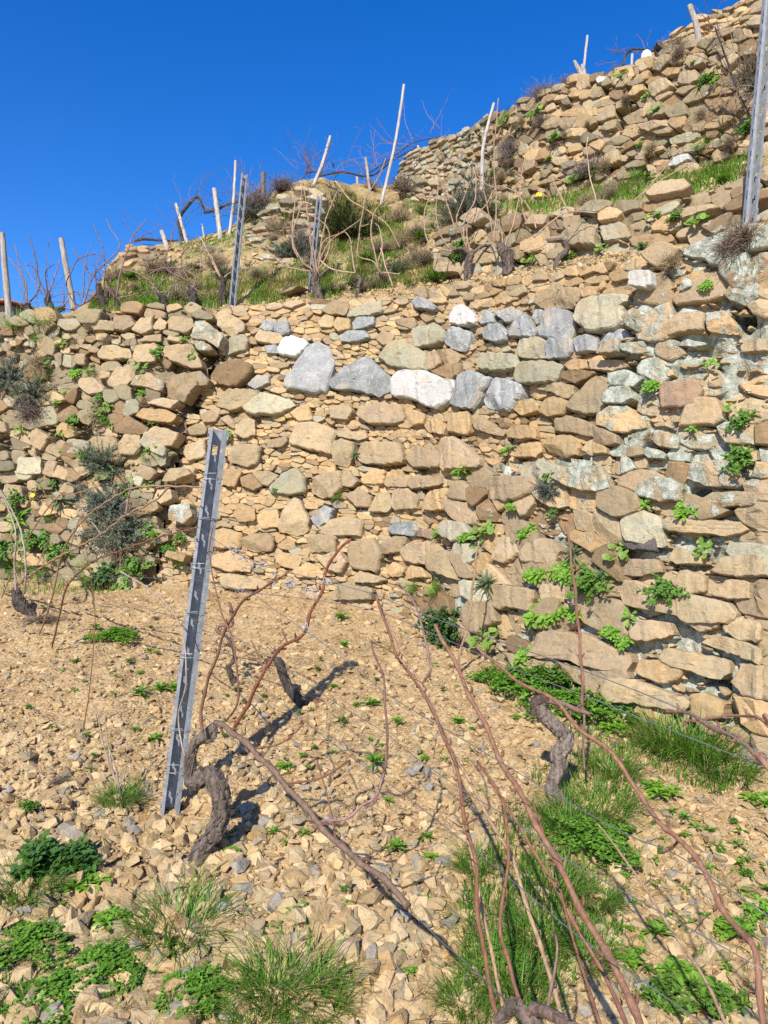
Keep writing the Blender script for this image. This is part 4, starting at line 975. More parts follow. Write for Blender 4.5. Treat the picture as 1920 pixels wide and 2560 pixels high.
# ------------------------------------------------------------------ vines
CR = (.20, .098, .055); CT = (.35, .235, .14); CG = (.36, .29, .22); BK = (.165, .13, .105); BD = (.085, .07, .06); CP = (.22, .14, .12)
def vine(label, trunk, canes, group=None, name='vine', knot=.09):
    """trunk: list of (points, radii, colour); canes: list of (points, r0, r1, colour)"""
    base = np.array(trunk[0][0][0])
    root = empty(name, base, label, 'vine', group)
    for pts, rad, col in trunk:
        mb = MB(); L = len(pts)
        tube(mb, pts, rad, col, 30 if rad[0] > .012 else 9, max(16, L * 14), bark=.17, jitter=rad[0] * .05, twist=9 / max(rad[0] * 20, .3))
        if rad[0] > .012:                               # shaggy strips of bark
            C = catmull(pts, 40); rr = np.interp(np.linspace(0, 1, 40), np.linspace(0, 1, len(rad)), rad)
            for _ in range(26):
                a = rng.integers(0, 28); m = rng.integers(6, 12); e = min(39, a + m); ph = rng.uniform(0, 6.28); T = C[min(a + 2, 39)] - C[a]; T /= np.linalg.norm(T) + 1e-9
                u = np.cross(T, [.3, .8, .2]); u /= np.linalg.norm(u); v = np.cross(T, u)
                P_ = [C[i] + (u * math.cos(ph + .12 * (i - a)) + v * math.sin(ph + .12 * (i - a))) * rr[i] * (1.02 + (.22 if i in (a, e - 1) else .02) * rng.random()) for i in range(a, e)]
                tube(mb, P_, [rr[a] * .07, rr[a] * .13, rr[a] * .05], np.array(col) * rng.uniform(.6, 1.5), 4, len(P_) * 2)
        mb.build('trunk', M_BARK, root, smooth=True, angle=55)
    for pts, ra, rb_, col in canes:
        mb = MB()
        ra, rb_ = ra * .97, rb_ * .97
        Q = catmull(pts, max(6, len(pts) * 4)); LQ = np.concatenate([[0], np.cumsum(np.linalg.norm(np.diff(Q, axis=0), axis=1))])
        nn = max(2, int(LQ[-1] / knot)); tq = (np.arange(nn) + .5) * knot; tq = tq[tq < LQ[-1]]
        nd = np.stack([np.interp(tq, LQ, Q[:, k]) for k in range(3)], -1) if len(tq) else np.zeros((0, 3))
        zz = np.stack([np.interp(np.linspace(0, LQ[-1], nn * 8), LQ, Q[:, k]) for k in range(3)], -1)
        zl = np.linspace(0, LQ[-1], nn * 8); zig = (2 / math.pi) * np.arcsin(np.sin(zl / knot * math.pi)) * ra * .42
        sd = np.cross(zz[-1] - zz[0], [.2, 1, .1]); sd /= np.linalg.norm(sd) + 1e-9
        zz = zz + sd * zig[:, None]
        tube(mb, zz, [ra, (ra + rb_) / 2, rb_], col, 7, len(zz), knots=knot, jitter=ra * .05)
        for i, c in enumerate(nd):                       # buds at the joints
            s_ = 1 if i % 2 else -1; r_ = (ra + rb_) / 2; T = (zz[-1] - zz[0]) / (np.linalg.norm(zz[-1] - zz[0]) + 1e-9)
            c = c + sd * s_ * r_ * .9
            tube(mb, [c, c + sd * s_ * r_ * 1.3 + T * r_ * 1.2, c + sd * s_ * r_ * 1.6 + T * r_ * 3.0], [r_ * .65, r_ * .6, r_ * .15], np.array(col) * .7, 5, 5)
        mb.build('cane', M_CANE, root, smooth=True)
    return root
def RP(conv, pts, o0=0.0, o1=None):
    o1 = o0 if o1 is None else o1; q = conv(pts)
    return [PR(x, y, o0 + (o1 - o0) * i / max(1, len(q) - 1)) for i, (x, y) in enumerate(q)]
# front row: the gnarled vine beside the post
g0 = PG(*r6([(355, 2135)])[0])
def V1(pts): return [P3(x, y, g0[1] + .02) for x, y in r6(pts)]
tk = [(V1([(350, 2160), (372, 2090), (430, 2010), (462, 1930), (468, 1850), (445, 1770), (400, 1715)]), [.038, .036, .031, .031, .031, .035, .028], BK),
      (V1([(395, 1715), (345, 1760), (322, 1720), (325, 1640), (350, 1575), (400, 1545), (432, 1500)]), [.028, .032, .022, .018, .017, .02, .012], BK),
      (V1([(390, 1560), (425, 1555), (440, 1490)]), [.017, .015, .009], BK)]
vine('gnarled grey vine with a thick twisted trunk beside the steel post, foreground left', tk, [
    (RP(r6, [(440,1485),(520,1530),(640,1640),(760,1770),(900,1930),(1010,2050),(1217,2212),(1330,2330)], -.12, 0), .0095, .0075, (.19, .125, .09)),
    (RP(r6, [(380,1530),(375,1430),(400,1310),(440,1200),(470,1100),(540,960),(620,890),(740,820),(775,785)], -.12, .1), .006, .004, CR),
    (RP(r6, [(520,1530),(580,1420),(650,1280),(680,1220),(760,1130),(850,1075),(880,980),(930,880),(950,790),(1010,690),(1062,638)], -.1, .15), .0065, .004, (.22, .085, .05)),
    (RP(r6, [(490,1480),(540,1400),(540,1240),(510,1080),(460,960),(430,820),(410,700),(430,580)], -.1, -.04), .0038, .0022, CR),
    (RP(r6, [(655,1225),(630,1160),(605,1110)], 0, .03), .003, .002, CR), (RP(r6, [(770,1115),(748,1065)], 0, .03), .003, .002, CR),
    (RP(r6, [(600,1610),(720,1590),(800,1540),(850,1490)], -.08, .2), .0035, .002, CR),
    (RP(r6, [(770,1770),(900,1750),(1000,1700),(1060,1665)], -.05, .2), .004, .0025, CR),
    (RP(r6, [(920,1945),(1040,1930),(1110,1870),(1180,1830),(1217,1720)], 0, .2), .0045, .003, (.3, .18, .17)),
    (RP(r6, [(1000,2050),(970,1890),(920,1700),(905,1650)], 0, .1), .003, .0018, CR),
    (RP(r6, [(0,790),(120,860),(230,960),(290,1090),(305,1300),(270,1450),(285,1590),(320,1680)], .02, -.1), .004, .003, CG)])
# the nearest vine, its head just below the picture
tk = [([PR(1345, 2640, .02) + np.array([0, 0, -.45]), PR(1345, 2660, .02), PR(1335, 2570, .01), PR(1300, 2520)], [.03, .024, .017, .012], BK),
      (RP(r7, [(700, 1985), (780, 2010), (860, 2060), (960, 2120)]), [.011, .010, .010, .010], (.2, .14, .11)), (RP(r7, [(640, 1970), (610, 1985), (560, 2040)]), [.014, .012, .01], BK)]
vine('nearest vine at the bottom edge with long reddish canes sweeping up to the left', tk, [
    (RP(r7, [(570,2040),(530,1900),(480,1600),(470,1400),(430,1230),(385,980),(330,860),(270,720),(210,640),(150,550),(110,440),(60,290)], .0, .45), .0052, .0036, CR),
    (RP(r7, [(690,2010),(650,1950),(600,1790),(570,1680),(580,1560),(600,1400),(600,1260),(580,1140),(510,1030),(480,980)], 0, .25), .0048, .003, CR),
    (RP(r7, [(820,2020),(790,1900),(740,1760),(690,1600),(640,1440),(600,1340),(500,1170),(430,1030),(390,970),(330,850),(250,690),(170,560),(100,400),(62,300)], .05, .47), .0048, .003, CT),
    (RP(r7, [(1150,2080),(1110,1960),(1000,1760),(900,1580),(800,1390),(720,1240),(650,1110),(590,1010),(520,860),(450,720),(390,590),(305,425)], -.05, .3), .0068, .0048, (.25, .13, .08)),
    (RP(r7, [(1640,2060),(1610,1770),(1550,1680),(1480,1590),(1400,1430),(1300,1300),(1210,1220),(1130,1110),(1030,950),(900,860),(800,740),(650,660),(560,590),(470,510)], .15, .6), .0058, .004, (.26, .135, .085)),
    (RP(r7, [(600,2040),(560,1880),(510,1640),(470,1440),(420,1200),(372,960),(300,770),(215,610),(140,470),(90,360)], .05, .5), .0042, .0028, CT),
    (RP(r7, [(1090,2070),(1040,1940),(930,1740),(830,1560),(740,1400),(650,1250),(560,1110),(500,1010)], .1, .4), .0046, .003, (.24, .12, .075)),
    (RP(r7, [(1500,2080),(1420,1900),(1290,1700),(1160,1500),(1050,1340),(960,1230)], .2, .5), .0036, .0022, CT),
    (RP(r7, [(980,2060),(930,1900),(880,1760),(840,1600),(800,1440),(740,1250),(700,1140)], .08, .3), .0035, .002, CR),
    (RP(r7, [(760,1990),(790,1850),(800,1740),(790,1680)], .05, .1), .0035, .0022, CP),
    (RP(r7, [(1300,1295),(1270,1330),(1230,1355)], .35, .38), .0035, .002, CR), (RP(r7, [(480,1210),(420,1235),(395,1220)], .1, .1), .003, .002, CR),
    (RP(r7, [(240,680),(290,610),(275,540),(240,380),(200,310),(160,258)], .4, .5), .0042, .0026, CP),
    (RP(r7, [(155,550),(100,520),(50,500)], .3, .33), .003, .0018, CR)])
# right of the frame: canes of the next vine in the row
tk = [([np.array([.98, .86, -1.55]), np.array([.98, .86, -1.2]), np.array([.95, .9, -.85])], [.03, .027, .02], BK)]
vine('reddish canes of a vine beyond the right picture edge, crossing the top wires', tk, [
    ([np.array([.95, .9, -.85])] + RP(r7, [(1720,1080),(1659,1005),(1550,900),(1470,860),(1400,830),(1320,780),(1240,780)], 0, .35), .0055, .0032, (.28, .155, .10)),
    ([np.array([.95, .9, -.85])] + RP(r7, [(1760,930),(1659,830),(1600,800),(1550,795),(1430,805),(1320,822)], .1, .5), .0042, .0026, (.42, .25, .17))])
# second row: the vine in the grass, right of centre
def VD(conv, dep, pts): return [P3(x, y, dep) for x, y in conv(pts)]
d3 = PG(*r7([(835, 1165)])[0])[1]
tk = [(VD(r7, d3, [(860, 1200), (835, 1160), (785, 1105), (790, 1060), (812, 1000), (808, 950), (842, 900), (830, 870), (795, 840), (745, 795), (722, 740)]),
       [.037, .035, .03, .026, .027, .031, .028, .028, .027, .028, .028], (.22, .175, .145)), (VD(r7, d3, [(715, 790), (720, 740), (755, 735)]), [.024, .026, .018], (.12, .08, .065))]
vine('bent grey vine trunk standing in the grass right of centre with one upright cane', tk, [
    (VD(r7, d3, [(750, 735), (830, 750), (900, 775), (935, 790)]), .011, .009, (.22, .14, .12)),
    (VD(r7, d3, [(905, 780), (903, 640), (890, 450), (870, 250), (840, 15)]), .0066, .0048, (.27, .14, .10)),
    (VD(r7, d3, [(912, 790), (908, 880), (912, 1020)]), .005, .004, (.2, .14, .12)), (VD(r7, d3, [(720, 745), (690, 730)]), .006, .005, (.4, .36, .3))])
def gv(conv, base, dz=0.0):
    return PG(*conv([base])[0])[1] + dz
dm = gv(r6, (850, 1412))
vine('dark slanting vine trunk in the gravel behind the two crossing canes', [(VD(r6, dm, [(880, 1440), (850, 1405), (795, 1350), (760, 1285), (735, 1215), (715, 1195)]), [.03, .026, .024, .023, .022, .016], BD)],
     [(VD(r6, dm, [(725, 1200), (690, 1195), (650, 1215)]), .005, .003, CR)])
tag(vine('dry brown root stump lying in the gravel beside the dark slanting vine trunk', [(VD(r6, dm + .05, [(840, 1400), (880, 1390), (920, 1400), (960, 1425), (1000, 1450)]), [.014, .02, .024, .022, .01], (.20, .115, .075))], [], name='root_stump'), cat='root')
dn = gv(r6, (570, 1330))
vine('thin crooked dark vine trunk behind the steel post', [(VD(r6, dn, [(585, 1350), (560, 1325), (520, 1290), (500, 1225)]), [.022, .018, .017, .013], BD)],
     [(VD(r6, dn, [(500, 1230), (530, 1190), (505, 1110), (480, 1080)]), .011, .008, BD), (VD(r6, dn, [(480, 1085), (450, 1065), (462, 1040), (500, 1040), (520, 1030), (508, 940), (495, 935)]), .010, .008, (.2, .12, .09))])
dl = gv(r5, (170, 2030))
vine('dark vine stump at the left edge throwing long canes over to the steel post', [(VD(r5, dl, [(215, 2060), (170, 2000), (130, 1940), (110, 1860)]), [.05, .045, .042, .028], BD)], [
    (RP(r5, [(-40,1955),(0,1925),(300,1700),(540,1570),(700,1480),(870,1350),(1050,1260),(1180,1150)], -.1, .2), .008, .004, CT),
    (RP(r5, [(360,2260),(420,2000),(470,1830),(640,1670),(850,1590),(1100,1500),(1365,1435)], 0, .1), .006, .0035, CR),
    (RP(r5, [(240,2260),(350,1950),(420,1640),(500,1480),(620,1340),(850,1190),(1000,1150),(1390,1153)], 0, .05), .006, .0035, CT),
    (RP(r5, [(110,1870),(100,1700),(110,1480),(60,1310),(0,1190)], -.4, -.5), .007, .0045, CG), (RP(r5, [(170,1880),(178,1700),(150,1480),(90,1330),(0,1175)], -.4, -.5), .007, .0045, CG),
    (RP(r5, [(170,1560),(240,1430),(400,1220),(520,1200),(640,1160)], -.3, .1), .005, .003, CT), (RP(r5, [(10,1920),(60,1800),(100,1710)], -.4, -.4), .005, .004, CG),
    (RP(r5, [(60,2212),(140,1950),(280,1650),(320,1540)], 0, 0), .0045, .003, CG), (RP(r5, [(870,1350),(885,1250),(910,1120),(905,1060)], .1, .15), .004, .003, (.3, .2, .18)),
    (RP(r5, [(700,1480),(560,1280),(640,1160)], .1, .2), .003, .002, CG), (RP(r5, [(480,1600),(530,1420),(600,1300)], .1, .2), .004, .003, CG)])
vine('thin dead upright cane growing from the gravel left of the steel post', [(VD(d, PG(185 * K, 1580 * K)[1], [(178, 1590), (182, 1560)]), [.005, .004], BK)],
     [(VD(d, PG(185 * K, 1580 * K)[1], [(182, 1565), (192, 1500), (200, 1420), (205, 1330), (195, 1240), (185, 1180)]), .0028, .0018, CR)], name='dead_cane')
vine('bundle of thin dead stems rising from the dark grass tuft left of the steel post', [(VD(d, PG(262 * K, 1722 * K)[1], [(262, 1725), (258, 1700)]), [.006, .005], BK)],
     [(VD(d, PG(262 * K, 1722 * K)[1], [(258, 1702), (x1, y1), (x2, y2)]), .004, .0022, CG) for x1, y1, x2, y2 in [(240, 1650, 225, 1540), (232, 1640, 205, 1520), (250, 1660, 226, 1590), (268, 1680, 276, 1640)]], name='dead_cane')
da = PG(1075 * K, 1470 * K)[1]
vine('pale upright cane crossing the dark ivy bush at the foot of the wall', [(VD(r7, da, [(400, 600), (402, 560)]), [.008, .007], CG)],
     [(VD(r7, da, [(402, 560), (420, 490), (440, 430), (455, 300), (470, 180), (482, 85)]), .0075, .0055, CT)], name='dead_cane')
db = PG(805 * K, 1960 * K)[1] - .2
vine('dark knotted thin cane rising from the gravel between the two foreground vines', [(VD(r7, db + .15, [(20, 1170), (65, 1135), (100, 1020)]), [.005, .005, .005], CP)],
     [(VD(r7, db + .15, [(100, 1020), (112, 940), (104, 760), (95, 640), (60, 550), (50, 500), (80, 495)]), .0048, .003, (.2, .12, .10))], name='dead_cane')

# vines pruned on the first terrace, just behind the wall
def UV(conv, base, pts):
    dd = hp(*[c / K for c in conv([base])[0]])[1]
    return [P3(x, y, dd) for x, y in conv(pts)]
def uvine(label, conv, trunk, tr_r, canes, col=BK, ccol=(.44, .31, .21), arms=()):
    dd = hp(*[c / K for c in conv([trunk[0]])[0]])[1]
    P = lambda pts, o=0: [P3(x, y, dd + o * (i / len(pts))) for i, (x, y) in enumerate(conv(pts))]
    s = dd / F
    n = len(trunk)
    tk = [(P(trunk), [tr_r * s * 1.1] + [tr_r * s] * (n - 2) + [tr_r * s * .8], col)]
    for a, ra in arms: tk.append((P(a), [ra * s, ra * s * .9, ra * s * .7], col))
    vine(label, tk, [(P(c, rng.uniform(-.25, .25)), 2.0 * s, 1.15 * s, np.array(ccol) * rng.uniform(.8, 1.15)) for c in canes], 'pruned vines on the first terrace', knot=.12)
uvine('thick-trunked vine with a fan of pale canes in front of the short steel post', z2, [(985, 1330), (970, 1240), (955, 1170), (955, 1110)], 11, [
    [(960,1120),(930,950),(900,700),(890,560),(910,450),(880,360)], [(950,1100),(830,1000),(770,870),(770,760),(830,560),(850,340)], [(980,1120),(940,900),(920,800),(900,650),(860,400)],
    [(980,1130),(1000,980),(1100,820),(1250,720),(1340,650)], [(980,1100),(1000,900),(1050,640),(1150,400)], [(960,1110),(1030,1000),(1080,860),(1050,720),(950,640),(830,600)],
    [(930,1090),(800,1070),(720,1050),(600,960),(550,900)], [(940,1080),(850,1010),(790,900),(765,760),(790,480),(760,400)], [(960,1080),(990,940),(1040,830),(1200,760)]], arms=[([(960,1150),(1020,1110),(1080,1055)], 4), ([(955,1110),(900,1060),(820,1040)], 4)])
uvine('small forked vine trunk on the terrace edge right of the thick-trunked vine', z2, [(1305, 1300), (1315, 1220), (1330, 1160), (1305, 1130)], 6, [
    [(1290,1105),(1260,950),(1250,830),(1200,760)], [(1120,340),(1250,500),(1400,590),(1560,710),(1620,820),(1659,900)], [(1000,1000),(1040,1040),(1100,1070),(1200,1095),(1290,1100)], [(1500,900),(1550,1080),(1620,1270)]])
uvine('low vine with looping canes in the middle of the terrace, left of the low wall', z2, [(1600, 1230), (1560, 1140), (1490, 1105)], 5, [
    [(1500,1110),(1440,1010),(1320,970),(1310,880),(1340,650),(1380,470),(1480,310),(1540,150)], [(1480,1060),(1430,850),(1420,700),(1460,580),(1560,480),(1659,430)], [(1490,1100),(1659,1110)], [(1470,1040),(1510,880),(1490,740),(1440,690),(1340,720)]])
uvine('dark vine trunk standing close behind the long steel post on the terrace edge', z2, [(190, 1375), (185, 1260), (190, 1170), (175, 1145)], 8, [
    [(180,1150),(120,1050),(60,920),(0,800)], [(175,1140),(80,950),(0,880),(-60,830)], [(185,1160),(250,1100),(330,1080)]], col=BD)
uvine('vine at the left end of the low wall with canes arching over the grey bush', z3, [(565, 1690), (560, 1590), (570, 1500), (595, 1440)], 9, [
    [(580,1430),(540,1360),(500,1250),(470,1150),(540,950),(610,790),(650,720)], [(590,1440),(555,1300),(560,1200),(600,1130),(700,1050),(790,900)], [(470,1290),(460,1240),(400,1060),(340,850),(300,700)],
    [(440,1420),(330,1400),(240,1350),(200,1200),(215,1050),(280,900)], [(410,1400),(330,1270),(300,1080),(320,850),(310,760)], [(540,1380),(530,1180),(620,1000),(630,830),(610,720)]], arms=[([(590,1450),(520,1400),(430,1410)], 4), ([(600,1440),(680,1380),(760,1370)], 4)])
uvine('thick knotted vine with a tall straight cane in front of the low wall', z3, [(890, 1625), (905, 1540), (880, 1470), (850, 1420), (835, 1370)], 12, [
    [(780,1350),(790,1200),(800,1000),(785,800),(780,560),(800,350),(815,150)], [(860,1390),(840,1260),(810,1150)], [(865,1390),(930,1220),(980,1020),(1000,850),(1040,620)],
    [(800,1400),(760,1240),(720,1020),(660,820),(610,720)], [(1080,1230),(1020,1100),(990,950),(830,880),(780,890),(650,830)], [(840,1400),(790,1330),(780,1290)]], arms=[([(890,1500),(935,1460),(925,1420),(880,1400)], 6), ([(860,1430),(810,1380),(800,1340)], 5)])
uvine('slender curved vine leaning right with a long horizontal arm before the low wall', z3, [(1290, 1570), (1310, 1490), (1375, 1430), (1385, 1370), (1340, 1330), (1220, 1335)], 6, [
    [(1130,1230),(1100,1120),(1030,1000)], [(1110,1310),(1250,1180),(1400,1095),(1640,1100)], [(1400,1090),(1330,960),(1250,880)], [(1230,1340),(1130,1400),(960,1440)], [(1400,1090),(1300,900),(1260,800)]])
uvine('upright dark vine near the right end of the low wall with canes reaching right', z5, [(185, 550), (180, 420), (200, 300), (205, 200), (170, 110)], 11, [
    [(230,300),(400,100),(520,-30),(700,-160),(860,-260),(1020,-340)], [(240,310),(420,110),(480,10),(640,-150),(780,-330),(850,-420)], [(190,150),(150,60),(130,-40),(90,-200),(60,-420),(70,-560)], [(170,110),(0,105),(-120,110)], [(200,240),(0,320),(-150,370)]])
# bare vines against the sky on the left
def twigs(root_pt, n, L, spread, up, col, r, g, mb, kink=.35, curl=.5):
    for _ in range(n):
        p = np.array(root_pt) + g.normal(0, .04, 3); a = g.normal(0, spread); v = np.array([math.sin(a), g.normal(0, .25), math.cos(a) * up]); v /= np.linalg.norm(v)
        pts = [p.copy()]; LL = L * g.uniform(.5, 1.15); m = 8; w = g.normal(0, curl, 3) * np.array([1, .3, 1])
        for i in range(m):
            v = v + g.normal(0, kink * .3, 3) + w * .18; v /= np.linalg.norm(v); p = p + v * LL / m; pts.append(p.copy())
            if g.random() < .3 and i > 1:
                q = p.copy(); vv = v + g.normal(0, .7, 3); vv /= np.linalg.norm(vv)
                tube(mb, [q, q + vv * LL * .1 + g.normal(0, .01, 3), q + vv * LL * .2 + np.array([0, 0, .02])], [r * .6, r * .3], col, 4, 6)
        tube(mb, pts, [r, r * .75, r * .4], np.array(col) * g.uniform(.75, 1.2), 5, 26, knots=.06)
gt = np.random.default_rng(23)
for (lab, tr_, rr, n, L, canes) in [
    ('bare dark vine with a trunk leaning left, against the sky right of the edge post', [(290,1030),(240,950),(225,860)], 9, 5, .55, [[(225,850),(190,650),(150,500),(125,370)], [(240,850),(300,780),(330,700),(280,560),(210,540)], [(225,860),(215,700),(160,590),(70,480)]]),
    ('bare dark vine with a crooked trunk, against the sky left of the thick leaning post', [(375,1030),(385,930),(420,890),(395,840),(400,790)], 8, 6, .55, [[(400,790),(450,650),(490,520),(500,480)], [(390,790),(320,650),(300,500),(240,290)], [(400,800),(380,600),(450,530)]]),
    ('short black vine stump with bare twigs at the foot of the thick leaning post', [(480,1010),(455,940),(470,915),(530,895)], 8, 5, .45, [[(530,895),(600,900),(700,850)], [(520,900),(580,800),(640,760),(680,860)]]),
    ('dark upright vine post-like trunk with arching canes at the left end of the grass', [(870,925),(845,830),(825,760),(818,700)], 8, 7, .5, [[(820,760),(680,870),(600,830),(550,700),(590,600),(640,500),(740,455),(830,460),(920,540)], [(850,830),(870,600),(850,400),(775,200)], [(700,850),(780,620),(990,400),(930,260),(880,160)], [(690,810),(700,600),(730,430)], [(820,700),(760,620),(600,400)]]),
    ('small vine stub with upright twigs below the broken earth mound', [(970,905),(965,850),(965,820)], 5, 4, .4, [[(965,820),(1000,600),(1080,360),(1110,290),(1215,160)], [(965,820),(900,700),(880,640)], [(970,820),(1130,780),(1240,760)]]),
    ('grey vine with horizontal arm in the grass below the broken earth mound', [(1375,905),(1355,820),(1320,780)], 8, 4, .45, [[(1320,780),(1240,760),(1150,800)], [(1390,810),(1430,720),(1500,665),(1580,680)], [(1340,790),(1200,640),(1050,580),(980,570)]]),
    ('black knotted vine head with long looping canes left of the long steel post', [(1610,910),(1605,850),(1600,790),(1570,750)], 10, 5, .5, [[(1590,700),(1540,660),(1400,590),(1360,510),(1400,400),(1440,240)], [(1590,750),(1620,640),(1500,570),(1330,570),(1200,640)], [(1600,740),(1500,500),(1590,350)], [(1590,720),(1700,780),(1800,740)]])]:
    px = z1([tr_[0]])[0]; b = hp(px[0] / K, px[1] / K); dd = b[1]; s = dd / F
    P = lambda pts, o=0: [P3(x, y, dd + o * i / len(pts)) for i, (x, y) in enumerate(z1(pts))]
    rt = vine(lab, [(P(tr_), [rr * s * 1.1] + [rr * s] * (len(tr_) - 2) + [rr * s * .75], BD)], [(P(c, gt.uniform(-.3, .3)), 1.9 * s, 1.0 * s, np.array(CP) * gt.uniform(.8, 1.3)) for c in canes], 'bare vines on the left terrace edge')
    mb = MB(); twigs(P(tr_)[-1], n, L, .75, 1.0, (.23, .16, .16), .0038, gt, mb); mb.build('twigs', M_CANE, rt, smooth=True)
# vines on the skyline: black arms between the posts, and a tangle of twigs
def skyvine(label, arms, ntw, L, col, spread=.9, up=.8, dep=9.2):
    P = lambda pts: [P3(x, y, dep) for x, y in d(pts)]
    rt = vine(label, [(P(a), [ra * dep / F, ra * dep / F * .9, ra * dep / F * .6], BD) for a, ra in arms], [], 'vines on the skyline')
    mb = MB()
    for a, ra in arms:
        C = catmull(P(a), 8)
        for c in C[1:]: twigs(c, ntw, L, spread, up, col, .0035, gt, mb, curl=.9)
    mb.build('twigs', M_CANE, rt, smooth=True)
def dr1(pts): return [(x * .5786 / K, (300 + y * .5786) / K) for x, y in pts]
skyvine('vine with a black arm arching over the leaning pale post on the left skyline', [(dr1([(790, 530), (775, 430), (830, 350), (858, 335), (890, 400)]), 4), (dr1([(580, 525), (620, 515), (690, 520), (770, 520)]), 3.2)], 2, .45, (.18, .14, .15), dep=9.3)
skyvine('vine with a black arm rising to the dark square post on the knoll', [(dr1([(1050, 440), (1065, 350), (1100, 320), (1130, 300)]), 4.5), (dr1([(880, 400), (930, 390), (1000, 360), (1060, 350)]), 3)], 3, .45, (.2, .15, .16), dep=9.2)
skyvine('tangle of thin purple canes along the saddle beneath the tallest pole', [([(690, 380), (740, 372), (800, 380), (850, 345), (900, 318)], 2.2), ([(780, 385), (830, 352), (890, 310), (950, 295)], 1.6)], 3, .55, (.30, .19, .20), 1.2, .6, dep=10.2)
skyvine('thin upright shoots on top of the stone knoll', [([(655, 385), (665, 372), (700, 372)], 2.0)], 3, .5, (.24, .15, .14), .35, 1.2, dep=9.0)
skyvine('dark hooped vine shoot over the upper wall near the white block', [([(1346, 140), (1352, 118), (1368, 106), (1395, 108), (1420, 112)], 3)], 2, .22, (.2, .13, .14), 1.0, .8, dep=7.2)
skyvine('dry brown vine branches hanging at the top right in front of the upper wall', [([(1620, 250), (1595, 200), (1570, 130), (1545, 60)], 3.0), ([(1659, 300), (1610, 240), (1585, 160)], 2.4)], 2, .35, (.25, .18, .14), .8, .8, dep=5.7)
# ------------------------------------------------------------------ plant builders (unit size: about 1 across the radius)
def leaf_strip(mb, p, az, el, L, W, col, g, shape='spat', seg=5, droop=.9, fold=.25):
    """one leaf: a folded strip bending over as it goes"""
    a = np.linspace(0, 1, seg + 1)
    if shape == 'spat': w = W * np.array([.22, .28, .45, .85, 1.0, .35][:seg + 1])
    elif shape == 'lance': w = W * np.array([.35, .8, 1.0, .8, .5, .06][:seg + 1])
    else: w = W * (1 - a ** 1.5) + .02 * W
    ang = el - droop * a
    dl = L / seg
    x = np.concatenate([[0], np.cumsum(np.cos(ang[:-1]) * dl)]); z = np.concatenate([[0], np.cumsum(np.sin(ang[:-1]) * dl)])
    ca, sa = math.cos(az), math.sin(az)
    C = np.stack([x * ca, x * sa, z], -1) + p
    S = np.array([-sa, ca, 0.0]); U = np.array([0, 0, 1.0])
    V = np.concatenate([C - S * w[:, None] / 2 + U * (w * fold)[:, None], C, C + S * w[:, None] / 2 + U * (w * fold)[:, None]])
    n = seg + 1; i = np.arange(seg)
    q = np.concatenate([np.stack([i, i + n, i + n + 1, i + 1], -1), np.stack([i + n, i + 2 * n, i + 2 * n + 1, i + n + 1], -1)])
    cc = np.array(col) * (1 + g.normal(0, .12)) * (1 + g.normal(0, .04, 3))
    mb.add(V, q, np.clip(cc, .005, 1))
def rosette(g, n=16, shape='spat', L=1.0, W=.34, col=(.15, .30, .035), el=(.3, 1.1), droop=.9):
    mb = MB()
    for i in range(n):
        f = i / n
        leaf_strip(mb, np.array([0, 0, .02]) + g.normal(0, .03, 3) * [1, 1, .3], i * 2.4 + g.normal(0, .25), el[0] + (el[1] - el[0]) * f + g.normal(0, .1), L * (1.05 - .5 * f) * g.uniform(.8, 1.1), W * g.uniform(.8, 1.15), col, g, shape, droop=droop)
    return mb
def cushion(g, k=6):
    """several small rosettes grown together"""
    mb = MB()
    for i in range(k):
        m = rosette(g, 20, 'spat', .52 * g.uniform(.7, 1.15), .17, (.17, .335, .04), (.25, 1.2)); az = i * 2.4; r = .5 * math.sqrt(i / k)
        for V, C in zip(m.V, m.C): V += np.array([r * math.cos(az), r * math.sin(az), .06 * g.random()])
        base = mb.n
        mb.V += m.V; mb.C += m.C; mb.F += [f + base for f in m.F]; mb.n += m.n
    return mb
def penny(g, n=16, col=(.20, .33, .07)):
    mb = MB()
    for i in range(n):
        az = g.uniform(0, 6.28); r = g.uniform(.1, .9); h = g.uniform(.15, .5)
        tip = np.array([r * math.cos(az), r * math.sin(az), h]); tube(mb, [(0, 0, 0), tip * .5 + np.array([0, 0, .1]), tip], .02, (.2, .26, .08), 3, 5)
        R = g.uniform(.16, .28); t = np.linspace(0, 6.28, 9, endpoint=False); nz = g.normal(0, .35, 2)
        V = [tip + np.array([0, 0, -.05])] + [tip + np.array([R * math.cos(a), R * math.sin(a), R * (nz[0] * math.cos(a) + nz[1] * math.sin(a)) + .02 * math.sin(4 * a)]) for a in t]
        k = np.arange(9); mb.add(V, np.stack([np.zeros(9, int), 1 + k, 1 + (k + 1) % 9], -1), np.array(col) * g.uniform(.75, 1.2))
    return mb
def grass(g, n=110, col=(.12, .24, .03), dry=.1, spread=.35, W=.035, lean=.5):
    mb = MB()
    for i in range(n):
        az = g.uniform(0, 6.28); r = spread * math.sqrt(g.random()); p = np.array([r * math.cos(az), r * math.sin(az), -.02])
        c = (.34, .27, .12) if g.random() < dry else np.array(col) * g.uniform(.65, 1.35)
        leaf_strip(mb, p, az + g.normal(0, .7), 1.45 - lean * g.uniform(.2, 1.3), g.uniform(.45, 1.1), W * g.uniform(.7, 1.4), c, g, 'blade', 4, g.uniform(.3, 1.5), .15)
    return mb
